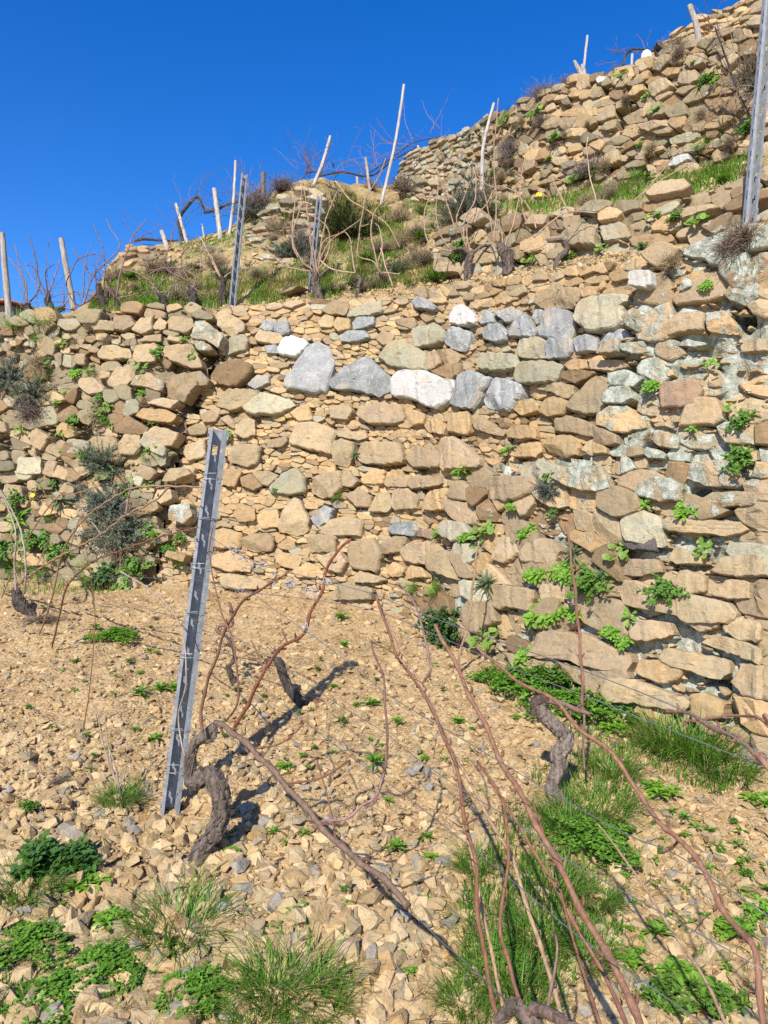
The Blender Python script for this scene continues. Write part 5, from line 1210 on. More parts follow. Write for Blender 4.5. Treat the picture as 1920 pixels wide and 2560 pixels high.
def herb(g, n=26, leaves=17, col=(.11, .22, .035), size=.15, high=.7):
    """leafy stems with many small leaves"""
    mb = MB()
    for i in range(n):
        az = g.uniform(0, 6.28); el = g.uniform(.3, 1.4); v = np.array([math.cos(az) * math.cos(el), math.sin(az) * math.cos(el), math.sin(el) * high]); L = g.uniform(.5, 1.0)
        pts = [v * 0, v * L * .5 + np.array([0, 0, .08]), v * L]; tube(mb, pts, [.016, .008], (.16, .2, .06), 3, 5)
        for k in range(leaves):
            t = g.uniform(.2, 1.05); p = v * L * t + np.array([0, 0, .08 * math.sin(t * 3)])
            leaf_strip(mb, p, g.uniform(0, 6.28), g.normal(.35, .4), size * g.uniform(.7, 1.4), size * .7, col, g, 'spat' if k % 2 else 'lance', 5, .6)
    return mb
def clover(g, n=400, col=(.125, .265, .035), R=1.0):
    mb = MB(); ph0 = g.uniform(0, 6)
    for i in range(n):
        az = g.uniform(0, 6.28); r = R * g.random() ** .8 * (1 + .28 * math.sin(3 * az + ph0) + .15 * math.sin(5 * az)); p = np.array([r * math.cos(az), r * math.sin(az), g.uniform(.03, .36) * (1.15 - r / R * .7)])
        for k in range(3): leaf_strip(mb, p, az + k * 2.1 + g.normal(0, .2), g.normal(.15, .2), (.115 * g.uniform(.6, 1.4)), .10, np.array(col) * g.uniform(.7, 1.35), g, 'spat', 5, .3)
    return mb
def bush(g, n=150, leaves=26, col=(.13, .165, .115), stem=(.2, .16, .13), lw=.022, ll=.12, dense=1.0, tall=1.0):
    """stiff many-stemmed bush; small narrow leaves along forking stems, gaps between"""
    mb = MB()
    for i in range(n):
        az = g.uniform(0, 6.28); el = math.acos(g.uniform(.02, 1.0)); v = np.array([math.cos(az) * math.sin(el), math.sin(az) * math.sin(el), math.cos(el) * tall])
        L = g.uniform(.4, 1.15) * (1 + .3 * math.sin(2 * az + 1) + .15 * math.sin(5 * az)); b = g.normal(0, .08, 3); mid = v * L * .5 + g.normal(0, .07, 3); tip = v * L + g.normal(0, .06, 3)
        tube(mb, [b * [1, 1, 0], mid, tip], [.012, .005], np.array(stem) * g.uniform(.6, 1.3), 3, 6)
        tone = np.array(col) * g.uniform(.65, 1.35)
        for k in range(int(leaves * dense)):
            t = g.uniform(.35, 1.0); p = (mid * (1 - t) * 2 * t + tip * t * t) if t < 1 else tip
            leaf_strip(mb, p, g.uniform(0, 6.28), g.normal(.8, .4), ll * g.uniform(.6, 1.3), lw * g.uniform(.7, 1.4), tone, g, 'blade', 2, .3, .1)
    return mb
def drybush(g, n=260, col=(.20, .155, .115), up=1.0, leaf=0):
    mb = MB()
    for i in range(n):
        az = g.uniform(0, 6.28); el = g.uniform(0, 1.35); v = np.array([math.cos(az) * math.sin(el), math.sin(az) * math.sin(el), math.cos(el) * up]); L = g.uniform(.3, 1.15) * (1 + .35 * math.sin(2 * az + 1) * math.sin(el))
        p = g.normal(0, .12, 3) * [1, 1, .2]; pts = [p]
        for k in range(4): v = v + g.normal(0, .42, 3); v /= np.linalg.norm(v); p = p + v * L / 4; pts.append(p)
        tube(mb, pts, [.014, .01, .005], np.array(col) * g.uniform(.55, 1.45), 3, 8)
        q = pts[2]; vv = v + g.normal(0, .6, 3); tube(mb, [q, q + vv * .15, q + vv * .32 + [0, 0, .05]], [.006, .003], np.array(col) * g.uniform(.6, 1.4), 3, 4)
    return mb
gp = np.random.default_rng(31)
LIB = {}
def lib(key, fn, mat, k=3, smooth=True):
    LIB[key] = [fn(np.random.default_rng(hash_(key) + i)).mesh(key, mat, smooth=smooth) for i in range(k)]
def hash_(s): return sum(ord(c) * (i + 3) for i, c in enumerate(s)) * 7
lib('ros', lambda g: cushion(g), M_LEAF); lib('lance', lambda g: rosette(g, 18, 'lance', 1, .2, (.13, .27, .03), (.4, 1.25)), M_LEAF)
lib('greyros', lambda g: rosette(g, 34, 'lance', 1, .12, (.14, .19, .10), (.1, 1.3), .5), M_LEAF); lib('penny', penny, M_LEAF)
lib('broad', lambda g: herb(g, 40, 15, (.075, .175, .045), .24, .75), M_LEAF); lib('grass', lambda g: grass(g, 170, W=.024), M_LEAF, 4)
lib('tallgrass', lambda g: grass(g, 380, (.095, .215, .025), .13, .55, .019, .8), M_LEAF, 3); lib('herb', herb, M_LEAF, 3); lib('clover', clover, M_LEAF, 3)
lib('herbdark', lambda g: herb(g, 60, 34, (.055, .115, .03), .11, .9), M_LEAF, 2); lib('small', lambda g: rosette(g, 9, 'spat', 1, .32, (.15, .29, .04)), M_LEAF, 4)
lib('greybush', lambda g: bush(g), M_SHRUB, 3); lib('greenbush', lambda g: bush(g, 170, 30, (.06, .085, .022), (.12, .10, .05), .02, .16), M_SHRUB, 2)
lib('drybush', drybush, M_DRY, 3); lib('purplebush', lambda g: drybush(g, 330, (.19, .15, .14)), M_DRY, 2); lib('tanbush', lambda g: drybush(g, 260, (.33, .26, .16)), M_DRY, 2)
lib('greycool', lambda g: bush(g, 170, 34, (.12, .155, .125), (.16, .13, .12), .02, .11), M_SHRUB, 2)
LEAFNAME = {'ros': 'leaf_rosette', 'lance': 'leaf_rosette', 'greyros': 'leaf_rosette', 'penny': 'pennywort', 'broad': 'broadleaf_weed', 'grass': 'grass_tuft', 'tallgrass': 'grass_tuft', 'herb': 'leafy_herb',
            'clover': 'clover_patch', 'herbdark': 'ivy_bush', 'small': 'seedling', 'greybush': 'shrub', 'greycool': 'shrub', 'greenbush': 'shrub', 'drybush': 'dry_shrub', 'purplebush': 'dry_shrub', 'tanbush': 'dry_shrub'}
KINDTXT = {'ros': 'bright green leaf rosette', 'lance': 'green dandelion-like weed', 'greyros': 'spiky grey-green leaf rosette', 'penny': 'round-leaved pennywort', 'broad': 'dark green broad-leaved weed', 'grass': 'green grass tuft',
           'tallgrass': 'dense long-bladed grass tuft', 'herb': 'leafy green herb', 'clover': 'low clover patch', 'herbdark': 'dark ivy-like bush', 'small': 'tiny green seedling', 'greybush': 'grey-green bush', 'greycool': 'silvery grey-green bush',
           'greenbush': 'dark green broom bush', 'drybush': 'dry brown bush', 'purplebush': 'leafless purple-grey bush', 'tanbush': 'withered straw-coloured bush'}
def plant(key, p, r, nrm=None, where='', grp=None, sx=1.0, sz=1.0, label=None, var=None):
    me = LIB[key][gp.integers(len(LIB[key])) if var is None else var]
    o = bpy.data.objects.new(LEAFNAME[key], me); COL.objects.link(o)
    up = Vector((0, 0, 1)) if nrm is None else (Vector(nrm) * .95 + Vector((0, 0, .62))).normalized()
    q = Vector((0, 0, 1)).rotation_difference(up) @ Matrix.Rotation(gp.uniform(0, 6.28), 4, 'Z').to_quaternion()
    o.location = tuple(float(c) for c in p); o.rotation_mode = 'QUATERNION'; o.rotation_quaternion = q; o.scale = (r * sx, r * sx, r * sz)
    tag(o, label or (KINDTXT[key] + ' ' + where), 'shrub' if 'bush' in key else 'grass' if 'grass' in key else 'weed' if key != 'penny' else 'plant', grp)
    return o
# --- on the main wall: (kind, x, y, width px) in the 1659-wide view
WPL = [
 ('lance', 1012, 1022, 62, 'hanging from the middle wall below its grey stones, with toothed leaves'), ('small', 1036, 1035, 40, 'beside the dandelion on the middle wall'), ('ros', 495, 942, 26, 'beside the top of the steel post'),
 ('grass', 737, 1076, 34, 'alone in the joints of the rebuilt wall'), ('greyros', 775, 985, 32, 'in a joint near the centre of the rebuilt wall'), ('lance', 1106, 980, 36, 'below the pale round stone on the right of the rebuilt wall'), ('lance', 961, 1156, 42, 'under the flat grey slab low in the wall'),
 ('ros', 1035, 1165, 40, 'left of the pennywort at mid height of the wall'), ('penny', 1072, 1168, 62, 'at mid height of the wall, largest of its kind'), ('ros', 1166, 1156, 50, 'right of the pennywort at mid height'), ('greyros', 1086, 1265, 80, 'low on the wall, left of the big rosettes'),
 ('ros', 1190, 1243, 66, 'above the big cushion of rosettes'), ('ros', 1246, 1240, 72, 'behind the upright cane on the wall'), ('greyros', 1272, 1202, 62, 'above the leafy herb on the right wall'), ('herb', 1312, 1276, 110, 'spilling over the right wall beside the upright cane'), ('greyros', 1330, 1255, 60, 'within the leafy herb on the right wall'),
 ('penny', 1366, 1205, 56, 'under the dark stone of the right wall'), ('ros', 1205, 1330, 84, 'big cushion left of the upright cane'), ('ros', 1235, 1325, 62, 'pressed against the upright cane low on the wall'), ('ros', 1275, 1330, 46, 'right of the upright cane low on the wall'), ('herb', 1462, 1290, 92, 'sprawling over the pale round stone of the right wall'),
 ('ros', 1350, 1368, 52, 'above the long flat slab of the right wall'), ('ros', 1378, 1390, 50, 'on the upper edge of the long flat slab, right one'), ('small', 1387, 1335, 50, 'beside the pale round stone of the right wall'), ('ros', 1512, 1106, 66, 'bright and alone on the right wall among lichen'), ('penny', 1540, 1195, 46, 'far right on the wall under an overhang'),
 ('grass', 975, 1282, 60, 'low on the wall above the ivy bush, light green'), ('grass', 902, 1276, 46, 'low on the wall left of the light green tuft'), ('ros', 1166, 1415, 62, 'at the foot of the wall above the clover'), ('penny', 1080, 1388, 66, 'at the foot of the wall right of the ivy bush'), ('herb', 1640, 1010, 90, 'at the right picture edge, middle height'),
 ('herb', 1640, 930, 70, 'at the right picture edge, upper of two'), ('ros', 1432, 850, 44, 'in the lichened wall just right of the dark gap'), ('ros', 1546, 637, 36, 'light green on the lichen near the top right'), ('small', 1556, 805, 42, 'right of the big overhanging slab'), ('small', 1522, 938, 34, 'in the lichened wall, middle'), ('small', 1420, 1100, 40, 'on the lichened wall below the gap'),
 ('penny', 1215, 1035, 42, 'above the small silvery bush on the wall'), ('small', 650, 1312, 32, 'at the foot of the wall left of centre'), ('herb', 600, 1062, 22, 'in the rebuilt wall left of its middle'), ('ros', 1137, 1100, 36, 'just left of the small silvery bush'), ('herb', 1225, 1120, 30, 'at the foot of the small silvery bush'), ('penny', 1600, 900, 30, 'near the right edge on lichen'),
 ('lance', 328, 860, 40, 'under the jutting stone of the left wall'), ('herb', 395, 1165, 34, 'left of the steel post on the wall'), ('grass', 118, 822, 56, 'bright, beside the grey bushes of the left wall'), ('herb', 357, 778, 52, 'hanging from the joints of the left wall top'), ('greyros', 325, 972, 40, 'on the grey block of the left wall'), ('herb', 206, 990, 44, 'above the silvery bush on the left wall'),
 ('herb', 60, 1088, 60, 'left wall near the yellow flower'), ('greyros', 110, 1055, 50, 'left wall, dark, above the yellow flower'), ('lance', 62, 1128, 60, 'left wall below the dark herb, bright'), ('herb', 14, 1070, 60, 'at the left picture edge on the wall'), ('greyros', 150, 1085, 70, 'left wall right of the yellow flower'), ('lance', 350, 1160, 46, 'between silvery bush and post'), ('herb', 372, 1190, 44, 'left of the steel post near the wall foot'),
 ('small', 400, 1215, 38, 'bright, left of the steel post at the wall foot'), ('grass', 215, 815, 40, 'on the left wall below its top stones'), ('ros', 180, 815, 34, 'on the left wall, pale'), ('penny', 152, 870, 40, 'pale, on the left wall'), ('penny', 155, 750, 34, 'pale, near the top of the left wall'), ('grass', 60, 712, 70, 'on the left terrace edge, left'), ('grass', 120, 705, 80, 'on the left terrace edge, right'), ('grass', 105, 745, 50, 'spilling over the left wall corner'),
 ('small', 300, 790, 30, 'among the left wall stones near the top'), ('herb', 345, 915, 30, 'under the second jutting stone of the left wall'), ('penny', 350, 920, 26, 'in the shade of the jutting stones'), ('herb', 180, 920, 44, 'yellowish, in the left wall'), ('small', 65, 935, 36, 'left wall, far left'), ('herb', 235, 870, 30, 'pale, left wall, centre'), ('small', 255, 885, 40, 'left wall beside the dark fern-like weed'),
 ('herb', 100, 1180, 80, 'at the foot of the left wall beside the vine stump'), ('herb', 30, 1200, 90, 'at the foot of the left wall, far left'), ('grass', 60, 1225, 80, 'at the foot of the left wall, far left'), ('grass', 110, 1235, 70, 'in front of the left wall foot'), ('herb', 150, 1205, 70, 'dark, at the foot of the left wall'), ('herb', 310, 1235, 80, 'at the foot of the silvery bush, low'), ('penny', 290, 1255, 60, 'at the foot of the silvery bush'), ('grass', 220, 1245, 90, 'left of the bush foot')]
SH = [('greybush', 240, 1010, 82, 1.2, 'small, upper of two on the left wall'), ('greycool', 258, 1100, 100, 1.1, 'on the left wall, middle of the hanging column'), ('greybush', 280, 1160, 120, 1.0, 'on the left wall beside the steel post, largest'), ('drybush', 285, 1185, 90, .9, 'under the largest grey-green bush of the left wall'),
      ('greycool', 40, 830, 84, 1.0, 'at the left edge near the top of the wall'), ('greybush', 88, 862, 78, 1.0, 'bluish, near the top left of the wall'), ('purplebush', 90, 900, 76, .9, 'on the left wall below the bluish bush'), ('tanbush', 110, 800, 66, 1.0, 'on the left wall above the bluish bush'),
      ('greycool', 1216, 1075, 56, 1.5, 'small, hanging on the right wall'), ('herbdark', 1002, 1385, 112, 1.35, 'at the foot of the wall right of centre'), ('herbdark', 250, 1238, 80, .8, 'at the foot of the left wall, low and wide'), ('tanbush', 1475, 585, 60, .8, 'at the top of the wall right of the white stone'),
      ('drybush', 1630, 540, 120, .7, 'at the foot of the right steel post'), ('drybush', 1590, 560, 70, .7, 'small, left of the right steel post foot'), ('tanbush', 985, 1335, 50, .9, 'withered, on the low wall left of the ivy'), ('tanbush', 225, 905, 60, .8, 'thin, on the left wall'), ('tanbush', 330, 820, 50, .7, 'thin, under the left wall top'), ('tanbush', 1430, 960, 40, 1.0, 'small, in the shadow gap of the right wall')]
def wall_off(x, y): return .045 if bool(memC(np.array(x), np.array(y))) else .125
for key, x, y, w, where in WPL:
    p, n = MW.pix(x * K, y * K, wall_off(x, y))
    sc = 1.35 if key in ('ros', 'lance', 'herb') else 1.15
    plant(key, p, w * K / F * p[1] / 2 * sc, n, where, 'plants rooted in the main terrace wall')
LW = gp.uniform(0, 1, (60, 2))
for i, (a, b) in enumerate(LW):
    y = 720 + 500 * b; x = 5 + (lb(y) - 15) * a
    p, n = MW.pix(x * K, y * K, .13)
    plant(['herb', 'tanbush', 'small', 'penny', 'drybush', 'grass'][i % 6], p, gp.uniform(.05, .095), n, '', 'small plants in the joints of the left wall',
          label=['small leafy herb', 'wisp of dry stems', 'small green seedling', 'small pale pennywort', 'wisp of dark dry twigs', 'small green grass tuft'][i % 6] + ' in the joints of the weathered left wall')
for key, x, y, w, sz, where in SH:
    p, n = MW.pix(x * K, y * K, wall_off(x, y) - .01)
    plant(key, p, w * K / F * p[1] / 2 * 1.3, n, where, 'bushes on the main terrace wall', sz=sz)
def flower(p, r, label):
    mb = MB()
    for k in range(12):
        leaf_strip(mb, np.zeros(3), k * .52, .25, r, r * .5, (.85, .62, .02), gp, 'spat', 5, .2)
    tube(mb, [(0, 0, -r * 4), (0, 0, 0)], r * .12, (.12, .2, .04), 4, 3)
    o = mb.build('yellow_flower', M_LEAF, smooth=True); o.location = tuple(float(c) for c in p); o.rotation_euler = (math.radians(60), 0, 0); tag(o, label, 'flower')
p, n = MW.pix(103 * K, 1076 * K, .2); flower(p, .022, 'yellow flower on the left wall between dark herbs')
flower(hp(1160, 440) + np.array([0, -.1, .05]), .03, 'yellow flower in the grass strip below the tall ochre wall')
# --- upper terraces
USH = [('purplebush', 560, 455, 90, 1.0, 'on the left flank of the stone knoll'), ('greybush', 545, 470, 60, 1.0, 'small, at the left foot of the knoll flank'), ('purplebush', 610, 410, 70, .8, 'on top of the knoll, left'), ('greycool', 640, 560, 84, 1.2, 'at the foot of the stone knoll behind the vines'), ('purplebush', 655, 545, 80, 1.1, 'around the bush at the knoll foot'),
       ('greenbush', 752, 515, 130, 1.15, 'on the slope right of the knoll, darkest'), ('greenbush', 735, 500, 90, 1.1, 'left half of the dark clump right of the knoll'), ('tanbush', 790, 500, 70, .8, 'dry, right of the dark broom'), ('tanbush', 800, 408, 46, .8, 'on the saddle below the slim post'), ('drybush', 875, 430, 76, .8, 'at the left foot of the far wall'),
       ('greycool', 1008, 478, 130, 1.15, 'large, at the left end of the low wall'), ('greybush', 985, 488, 90, 1.0, 'left side of the large grey bush'), ('greybush', 1050, 470, 80, 1.1, 'right side of the large grey bush'), ('purplebush', 1022, 385, 86, 1.2, 'in front of the crooked white pole'), ('purplebush', 1100, 365, 90, 1.0, 'pinkish, left of the tall ochre wall'),
       ('greenbush', 1100, 285, 46, 1.1, 'on the skyline at the end of the tall ochre wall'), ('drybush', 1130, 250, 50, .9, 'dark, on the skyline'), ('purplebush', 1168, 240, 80, .8, 'on the skyline over the tall ochre wall'), ('purplebush', 1215, 205, 60, .7, 'on the skyline left of the forked stump'), ('purplebush', 1255, 408, 96, .75, 'low, at the foot of the tall ochre wall'),
       ('drybush', 1328, 165, 50, .7, 'on the upper wall left of the white stake'), ('tanbush', 1450, 122, 70, .8, 'behind the dark board on the upper wall'), ('greycool', 1600, 222, 80, 1.0, 'on the tall ochre wall near the right edge'), ('drybush', 1590, 210, 90, 1.0, 'on the tall ochre wall near the right edge'), ('greybush', 1625, 300, 80, .9, 'right end of the tall wall beside the steel post'),
       ('tanbush', 470, 570, 70, .8, 'on the slope left of the long steel post'), ('tanbush', 330, 590, 70, .8, 'below the broken mound'), ('greenbush', 695, 420, 30, 1.0, 'small dark, on the right edge of the knoll'), ('tanbush', 690, 470, 60, .9, 'on the face of the knoll'), ('tanbush', 600, 500, 70, .8, 'on the left face of the knoll'), ('tanbush', 640, 450, 60, .8, 'high on the face of the knoll'),
       ('tanbush', 265, 600, 60, .8, 'on the left end of the broken mound'), ('tanbush', 215, 655, 60, .7, 'low, at the left end of the slope'), ('drybush', 560, 600, 46, .8, 'low, in the grass below the knoll'), ('tanbush', 900, 560, 80, .7, 'in the grass left of the low wall'), ('tanbush', 860, 480, 70, .7, 'on the bare soil right of the broom')]
for key, x, y, w, sz, where in USH:
    p = hp(x, y) - np.array([0, .06, .02])
    if 'skyline' in where or 'upper wall' in where: p += np.array([0, -.02, .10])
    elif 'tall ochre wall' in where or 'far wall' in where: p += np.array([0, -.22, 0])
    plant(key, p, w * K / F * p[1] / 2 * 1.22, None, where, 'bushes on the upper terraces', sz=sz)
for key, x, y, w, where in [('penny', 1520, 495, 60, 'on the low wall left of the right steel post'), ('herb', 1467, 488, 60, 'on the low wall, darkest'), ('penny', 1310, 550, 40, 'at the foot of the upright dark vine'), ('herb', 1240, 575, 60, 'at the foot of the low wall right of the knotted vine'), ('penny', 1160, 570, 50, 'pale, beside the knotted vine'),
       ('herb', 1010, 545, 70, 'on the left end of the low wall'), ('herb', 1000, 570, 50, 'at the left foot of the low wall'), ('penny', 1420, 480, 40, 'pale, on top of the low wall'), ('herb', 1395, 545, 40, 'on the low wall behind the dark vine'), ('herb', 1540, 430, 60, 'above the low wall in the grass strip'),
       ('lance', 1525, 195, 50, 'on the tall ochre wall, right'), ('herb', 1540, 180, 60, 'on the tall ochre wall, upper right'), ('penny', 1425, 245, 40, 'pale, at mid height of the tall ochre wall'), ('penny', 1405, 215, 26, 'pale, upper part of the tall ochre wall'), ('lance', 1192, 348, 30, 'low on the tall ochre wall, left'), ('grass', 1275, 375, 34, 'at the foot of the tall ochre wall'),
       ('lance', 1560, 300, 36, 'light, on the tall ochre wall near the right post'), ('herb', 1115, 365, 20, 'tiny, at the left end of the tall ochre wall'), ('small', 990, 330, 26, 'on the far wall'), ('grass', 1385, 385, 60, 'at the right foot of the tall ochre wall'), ('grass', 1530, 325, 70, 'tall, at the foot of the ochre wall near the post')]:
    p = None
    for W in (W2, W3, W3B):
        if True:
            q, v = W.inv(x * K, y * K); P_ = W.out(np.array([q]), np.array([v]), np.array([.05]))[0]
            e = project(P_) / K
            if abs(e[0] - x) < 12 and abs(e[1] - y) < 12: p = P_; n = W.nrm(np.array([q]), np.array([v]))[0]; break
    if p is None: p = hp(x, y); n = None
    plant(key, p, w * K / F * p[1] / 2, n, where, 'plants on the upper walls')

# low scrub scattered over the slopes
SCR = [('on the grassy slope left of the long steel post', [(200, 660), (250, 590), (500, 540), (500, 640)], 20), ('on the slope between the knoll and the low wall', [(720, 600), (740, 440), (930, 450), (940, 590)], 24), ('on the stone knoll', [(530, 560), (560, 440), (690, 390), (710, 590)], 22),
       ('along the grass strip below the tall ochre wall', [(1060, 445), (1400, 385), (1640, 335), (1640, 385), (1430, 440), (1080, 470)], 14), ('on the earth bank behind the rebuilt wall', [(480, 650), (940, 600), (940, 615), (700, 640)], 12)]
for where, poly, n in SCR:
    k = 0
    while k < n:
        x = gp.uniform(min(a for a, b in poly), max(a for a, b in poly)); y = gp.uniform(min(b for a, b in poly), max(b for a, b in poly))
        if not in_poly(poly, np.array([x]), np.array([y]))[0]: continue
        key = ['tanbush', 'grass', 'drybush', 'herb', 'tanbush', 'greybush'][k % 6]; k += 1
        p = hp(x, y) - np.array([0, .08, .01])
        plant(key, p, gp.uniform(.06, .17), None, '', 'low scrub ' + where, sz=.8, label={'tanbush': 'low straw-coloured dry scrub ', 'drybush': 'low brown twiggy scrub ', 'grass': 'small grass tuft ', 'herb': 'small green herb ', 'greybush': 'low grey-green scrub '}[key] + where)
for i in range(26):
    f = (i + gp.random()) / 26; q = f * W3.L * .8; v = gp.uniform(.05, .95) * float(W3.hh(q))
    p = W3.out(np.array([q]), np.array([v]), np.array([.08]))[0]; key = ['herb', 'tanbush', 'penny', 'drybush'][i % 4]
    plant(key, p, gp.uniform(.05, .12), W3.nrm(np.array([q]), np.array([v]))[0], '', 'small plants in the joints of the tall ochre wall', label={'herb': 'small leafy herb', 'tanbush': 'wisp of straw-coloured stems', 'penny': 'small pale pennywort', 'drybush': 'wisp of brown twigs'}[key] + ' in the joints of the tall ochre wall')

# --- the vineyard floor: (kind, x, y, width)
GPL = [('tallgrass', 385, 2010, 230, 'in the foreground left of centre, with yellowing blades'), ('broad', 85, 1905, 150, 'in the left foreground, biggest of all'), ('broad', 165, 1880, 120, 'right part of the big clump in the left foreground'), ('ros', 180, 1925, 110, 'low at the right of the big foreground clump'), ('tallgrass', 60, 1950, 160, 'under the big broad-leaved clump at the left edge'),
       ('ros', 240, 1985, 100, 'in the left foreground, glossy, alone'), ('tallgrass', 255, 1725, 110, 'dark, in the gravel left of the steel post'), ('tallgrass', 620, 2150, 240, 'at the bottom edge left of centre'), ('tallgrass', 560, 2190, 200, 'at the very bottom edge left of centre'), ('tallgrass', 690, 2190, 160, 'at the very bottom edge near the middle'), 
       ('tallgrass', 1290, 1760, 180, 'around the foot of the bent vine trunk'), ('tallgrass', 1220, 1800, 150, 'left of the bent vine trunk'), ('clover', 1270, 1820, 170, 'in front of the bent vine trunk'), ('tallgrass', 1320, 1690, 140, 'right of the bent vine trunk'), ('tallgrass', 1500, 1640, 210, 'at the foot of the right wall, larger'), ('tallgrass', 1440, 1620, 170, 'at the foot of the right wall, left'), ('tallgrass', 1570, 1680, 150, 'at the foot of the right wall, right'),
       ('tallgrass', 1060, 1990, 170, 'among the near canes, left'), ('tallgrass', 1160, 2040, 170, 'among the near canes, middle'), ('tallgrass', 1080, 2110, 200, 'among the near canes, low'), ('tallgrass', 1200, 1930, 170, 'between the near canes and the bent vine'), ('tallgrass', 1260, 2080, 150, 'right of the near canes, low'), ('tallgrass', 1030, 1880, 110, 'behind the near canes, upper'), ('tallgrass', 1290, 1950, 120, 'thin, right of the thick near cane'), ('tallgrass', 1130, 2170, 170, 'at the bottom edge under the near canes'),
       ('clover', 1100, 2060, 130, 'among the near canes at the bottom'), ('herb', 1330, 1870, 110, 'right of the thick near cane'), ('ros', 1350, 2080, 90, 'right of the thick near cane, low'), ('herb', 1060, 1480, 80, 'close beside the ivy at the wall foot'), ('herb', 1270, 1480, 110, 'bushy, at the wall foot right of the upright cane'), ('herb', 1380, 1570, 90, 'at the wall foot left of the long grass'), ('tallgrass', 1000, 2150, 130, 'at the bottom edge left of the near canes'), ('ros', 1500, 2140, 150, 'bright, at the lower right'), ('ros', 1460, 2100, 90, 'bright, small, at the lower right'), ('ros', 1430, 1720, 90, 'right of the grass by the bent vine'), ('ros', 1405, 1705, 66, 'right of the bent vine trunk'), ('ros', 1640, 1730, 90, 'at the right edge below the wall'), ('ros', 1560, 2010, 90, 'in the right foreground gravel'), ('ros', 1640, 1970, 100, 'at the right edge, low'),
       ('lance', 1420, 2020, 80, 'in the right foreground beside the long cane'), ('lance', 1600, 2030, 90, 'in the right foreground, far right'), ('lance', 1480, 1770, 46, 'in the gravel right of the bent vine'), ('lance', 1550, 1820, 50, 'in the gravel far right'), ('herb', 1440, 2180, 150, 'at the bottom right'), ('herb', 1540, 2190, 140, 'at the bottom right corner'),
       ('clover', 1120, 1500, 150, 'at the wall foot right of the ivy'), ('herb', 1160, 1500, 110, 'bushy, at the wall foot right of the ivy'), ('herb', 1220, 1500, 130, 'bushy, at the wall foot behind the upright cane'), ('ros', 1290, 1530, 110, 'at the wall foot right of the upright cane'), ('herb', 1320, 1500, 110, 'at the wall foot, right end of the green strip'), ('ros', 1330, 1480, 70, 'dark, against the lowest slab of the wall'), ('clover', 1250, 1540, 170, 'behind the bent vine head'), ('ros', 1330, 1580, 90, 'light green, right of the bent vine head'), ('clover', 1200, 1540, 120, 'left of the bent vine head'),
       ('clover', 250, 1385, 90, 'small, in the gravel left of the steel post'), ('lance', 325, 1415, 36, 'right of the small clover left of the post'), ('lance', 300, 1500, 60, 'in a row left of the post, left'), ('lance', 345, 1485, 60, 'in a row left of the post, middle'), ('lance', 380, 1478, 60, 'in a row left of the post, nearest the post'), ('lance', 330, 1585, 60, 'beside the lower part of the steel post'), ('lance', 205, 1375, 40, 'in the gravel left of the small clover'),
       ('ros', 613, 1675, 46, 'right of the gnarled vine, flat'), ('lance', 590, 1812, 46, 'right of the gnarled trunk foot'), ('lance', 655, 1815, 44, 'in the gravel right of the gnarled trunk'), ('lance', 855, 1815, 70, 'in the gravel at the picture centre, low'), ('lance', 800, 1520, 56, 'in the gravel below the middle wall, left'), ('lance', 860, 1570, 46, 'in the gravel below the middle wall, middle'), ('lance', 810, 1655, 70, 'in the gravel near the picture centre'), ('lance', 838, 1722, 36, 'tiny, near the picture centre'), ('lance', 990, 1578, 50, 'in the gravel behind the near canes'),
       ('lance', 745, 1390, 46, 'at the foot of the rebuilt wall, left'), ('lance', 735, 1340, 52, 'close to the foot of the rebuilt wall'), ('lance', 770, 1530, 30, 'tiny, in the middle gravel'), ('lance', 720, 1500, 36, 'in the middle gravel beside the slanting trunk'), ('ros', 930, 1845, 40, 'in the gravel left of the near canes'), ('herb', 65, 1760, 60, 'at the left edge of the gravel'), ('clover', 120, 2150, 190, 'in the bottom left corner'), ('clover', 60, 2060, 150, 'at the left edge, low'), ('clover', 230, 2080, 150, 'in the lower left, yellowish'), ('herb', 300, 2130, 100, 'in the lower left below the long grass'), ('clover', 420, 2150, 150, 'below the long grass'), ('ros', 520, 1960, 50, 'beside the long grass')]
for key, x, y, w, where in GPL:
    p = PG(x * K, y * K); p[2] = floor_at(p[0], p[1]) + .012
    r = w * K / F * p[1] / 2
    plant(key, p, r * (1.25 if 'grass' in key else 1.2), None, where, None, sz=1.05 if 'grass' in key else 1.0)
# scattered seedlings on the gravel
ctr = 0
SEEDREG = [('on the gravel below the rebuilt wall', (480, 1050, 1330, 1700), 46), ('on the gravel left of the steel post', (0, 420, 1290, 1700), 40), ('on the gravel in the right foreground', (1300, 1659, 1750, 2200), 60), ('on the stones in the left foreground', (0, 500, 1950, 2200), 40), ('on the gravel among the near canes', (900, 1350, 1560, 2000), 24), ('on the rubble in the lower middle', (500, 950, 1800, 2150), 12)]
for where, (xa, xb, ya, yb), n in SEEDREG:
    for _ in range(n):
        x = gp.uniform(xa, xb); y = gp.uniform(ya, yb); p = PG(x * K, y * K); p[2] = floor_at(p[0], p[1])
        plant(gp.choice(['small', 'small', 'lance', 'ros', 'herb']), p + np.array([0, 0, .012]), gp.uniform(.018, .042), None, where, 'seedlings ' + where, label='small green weed ' + where)

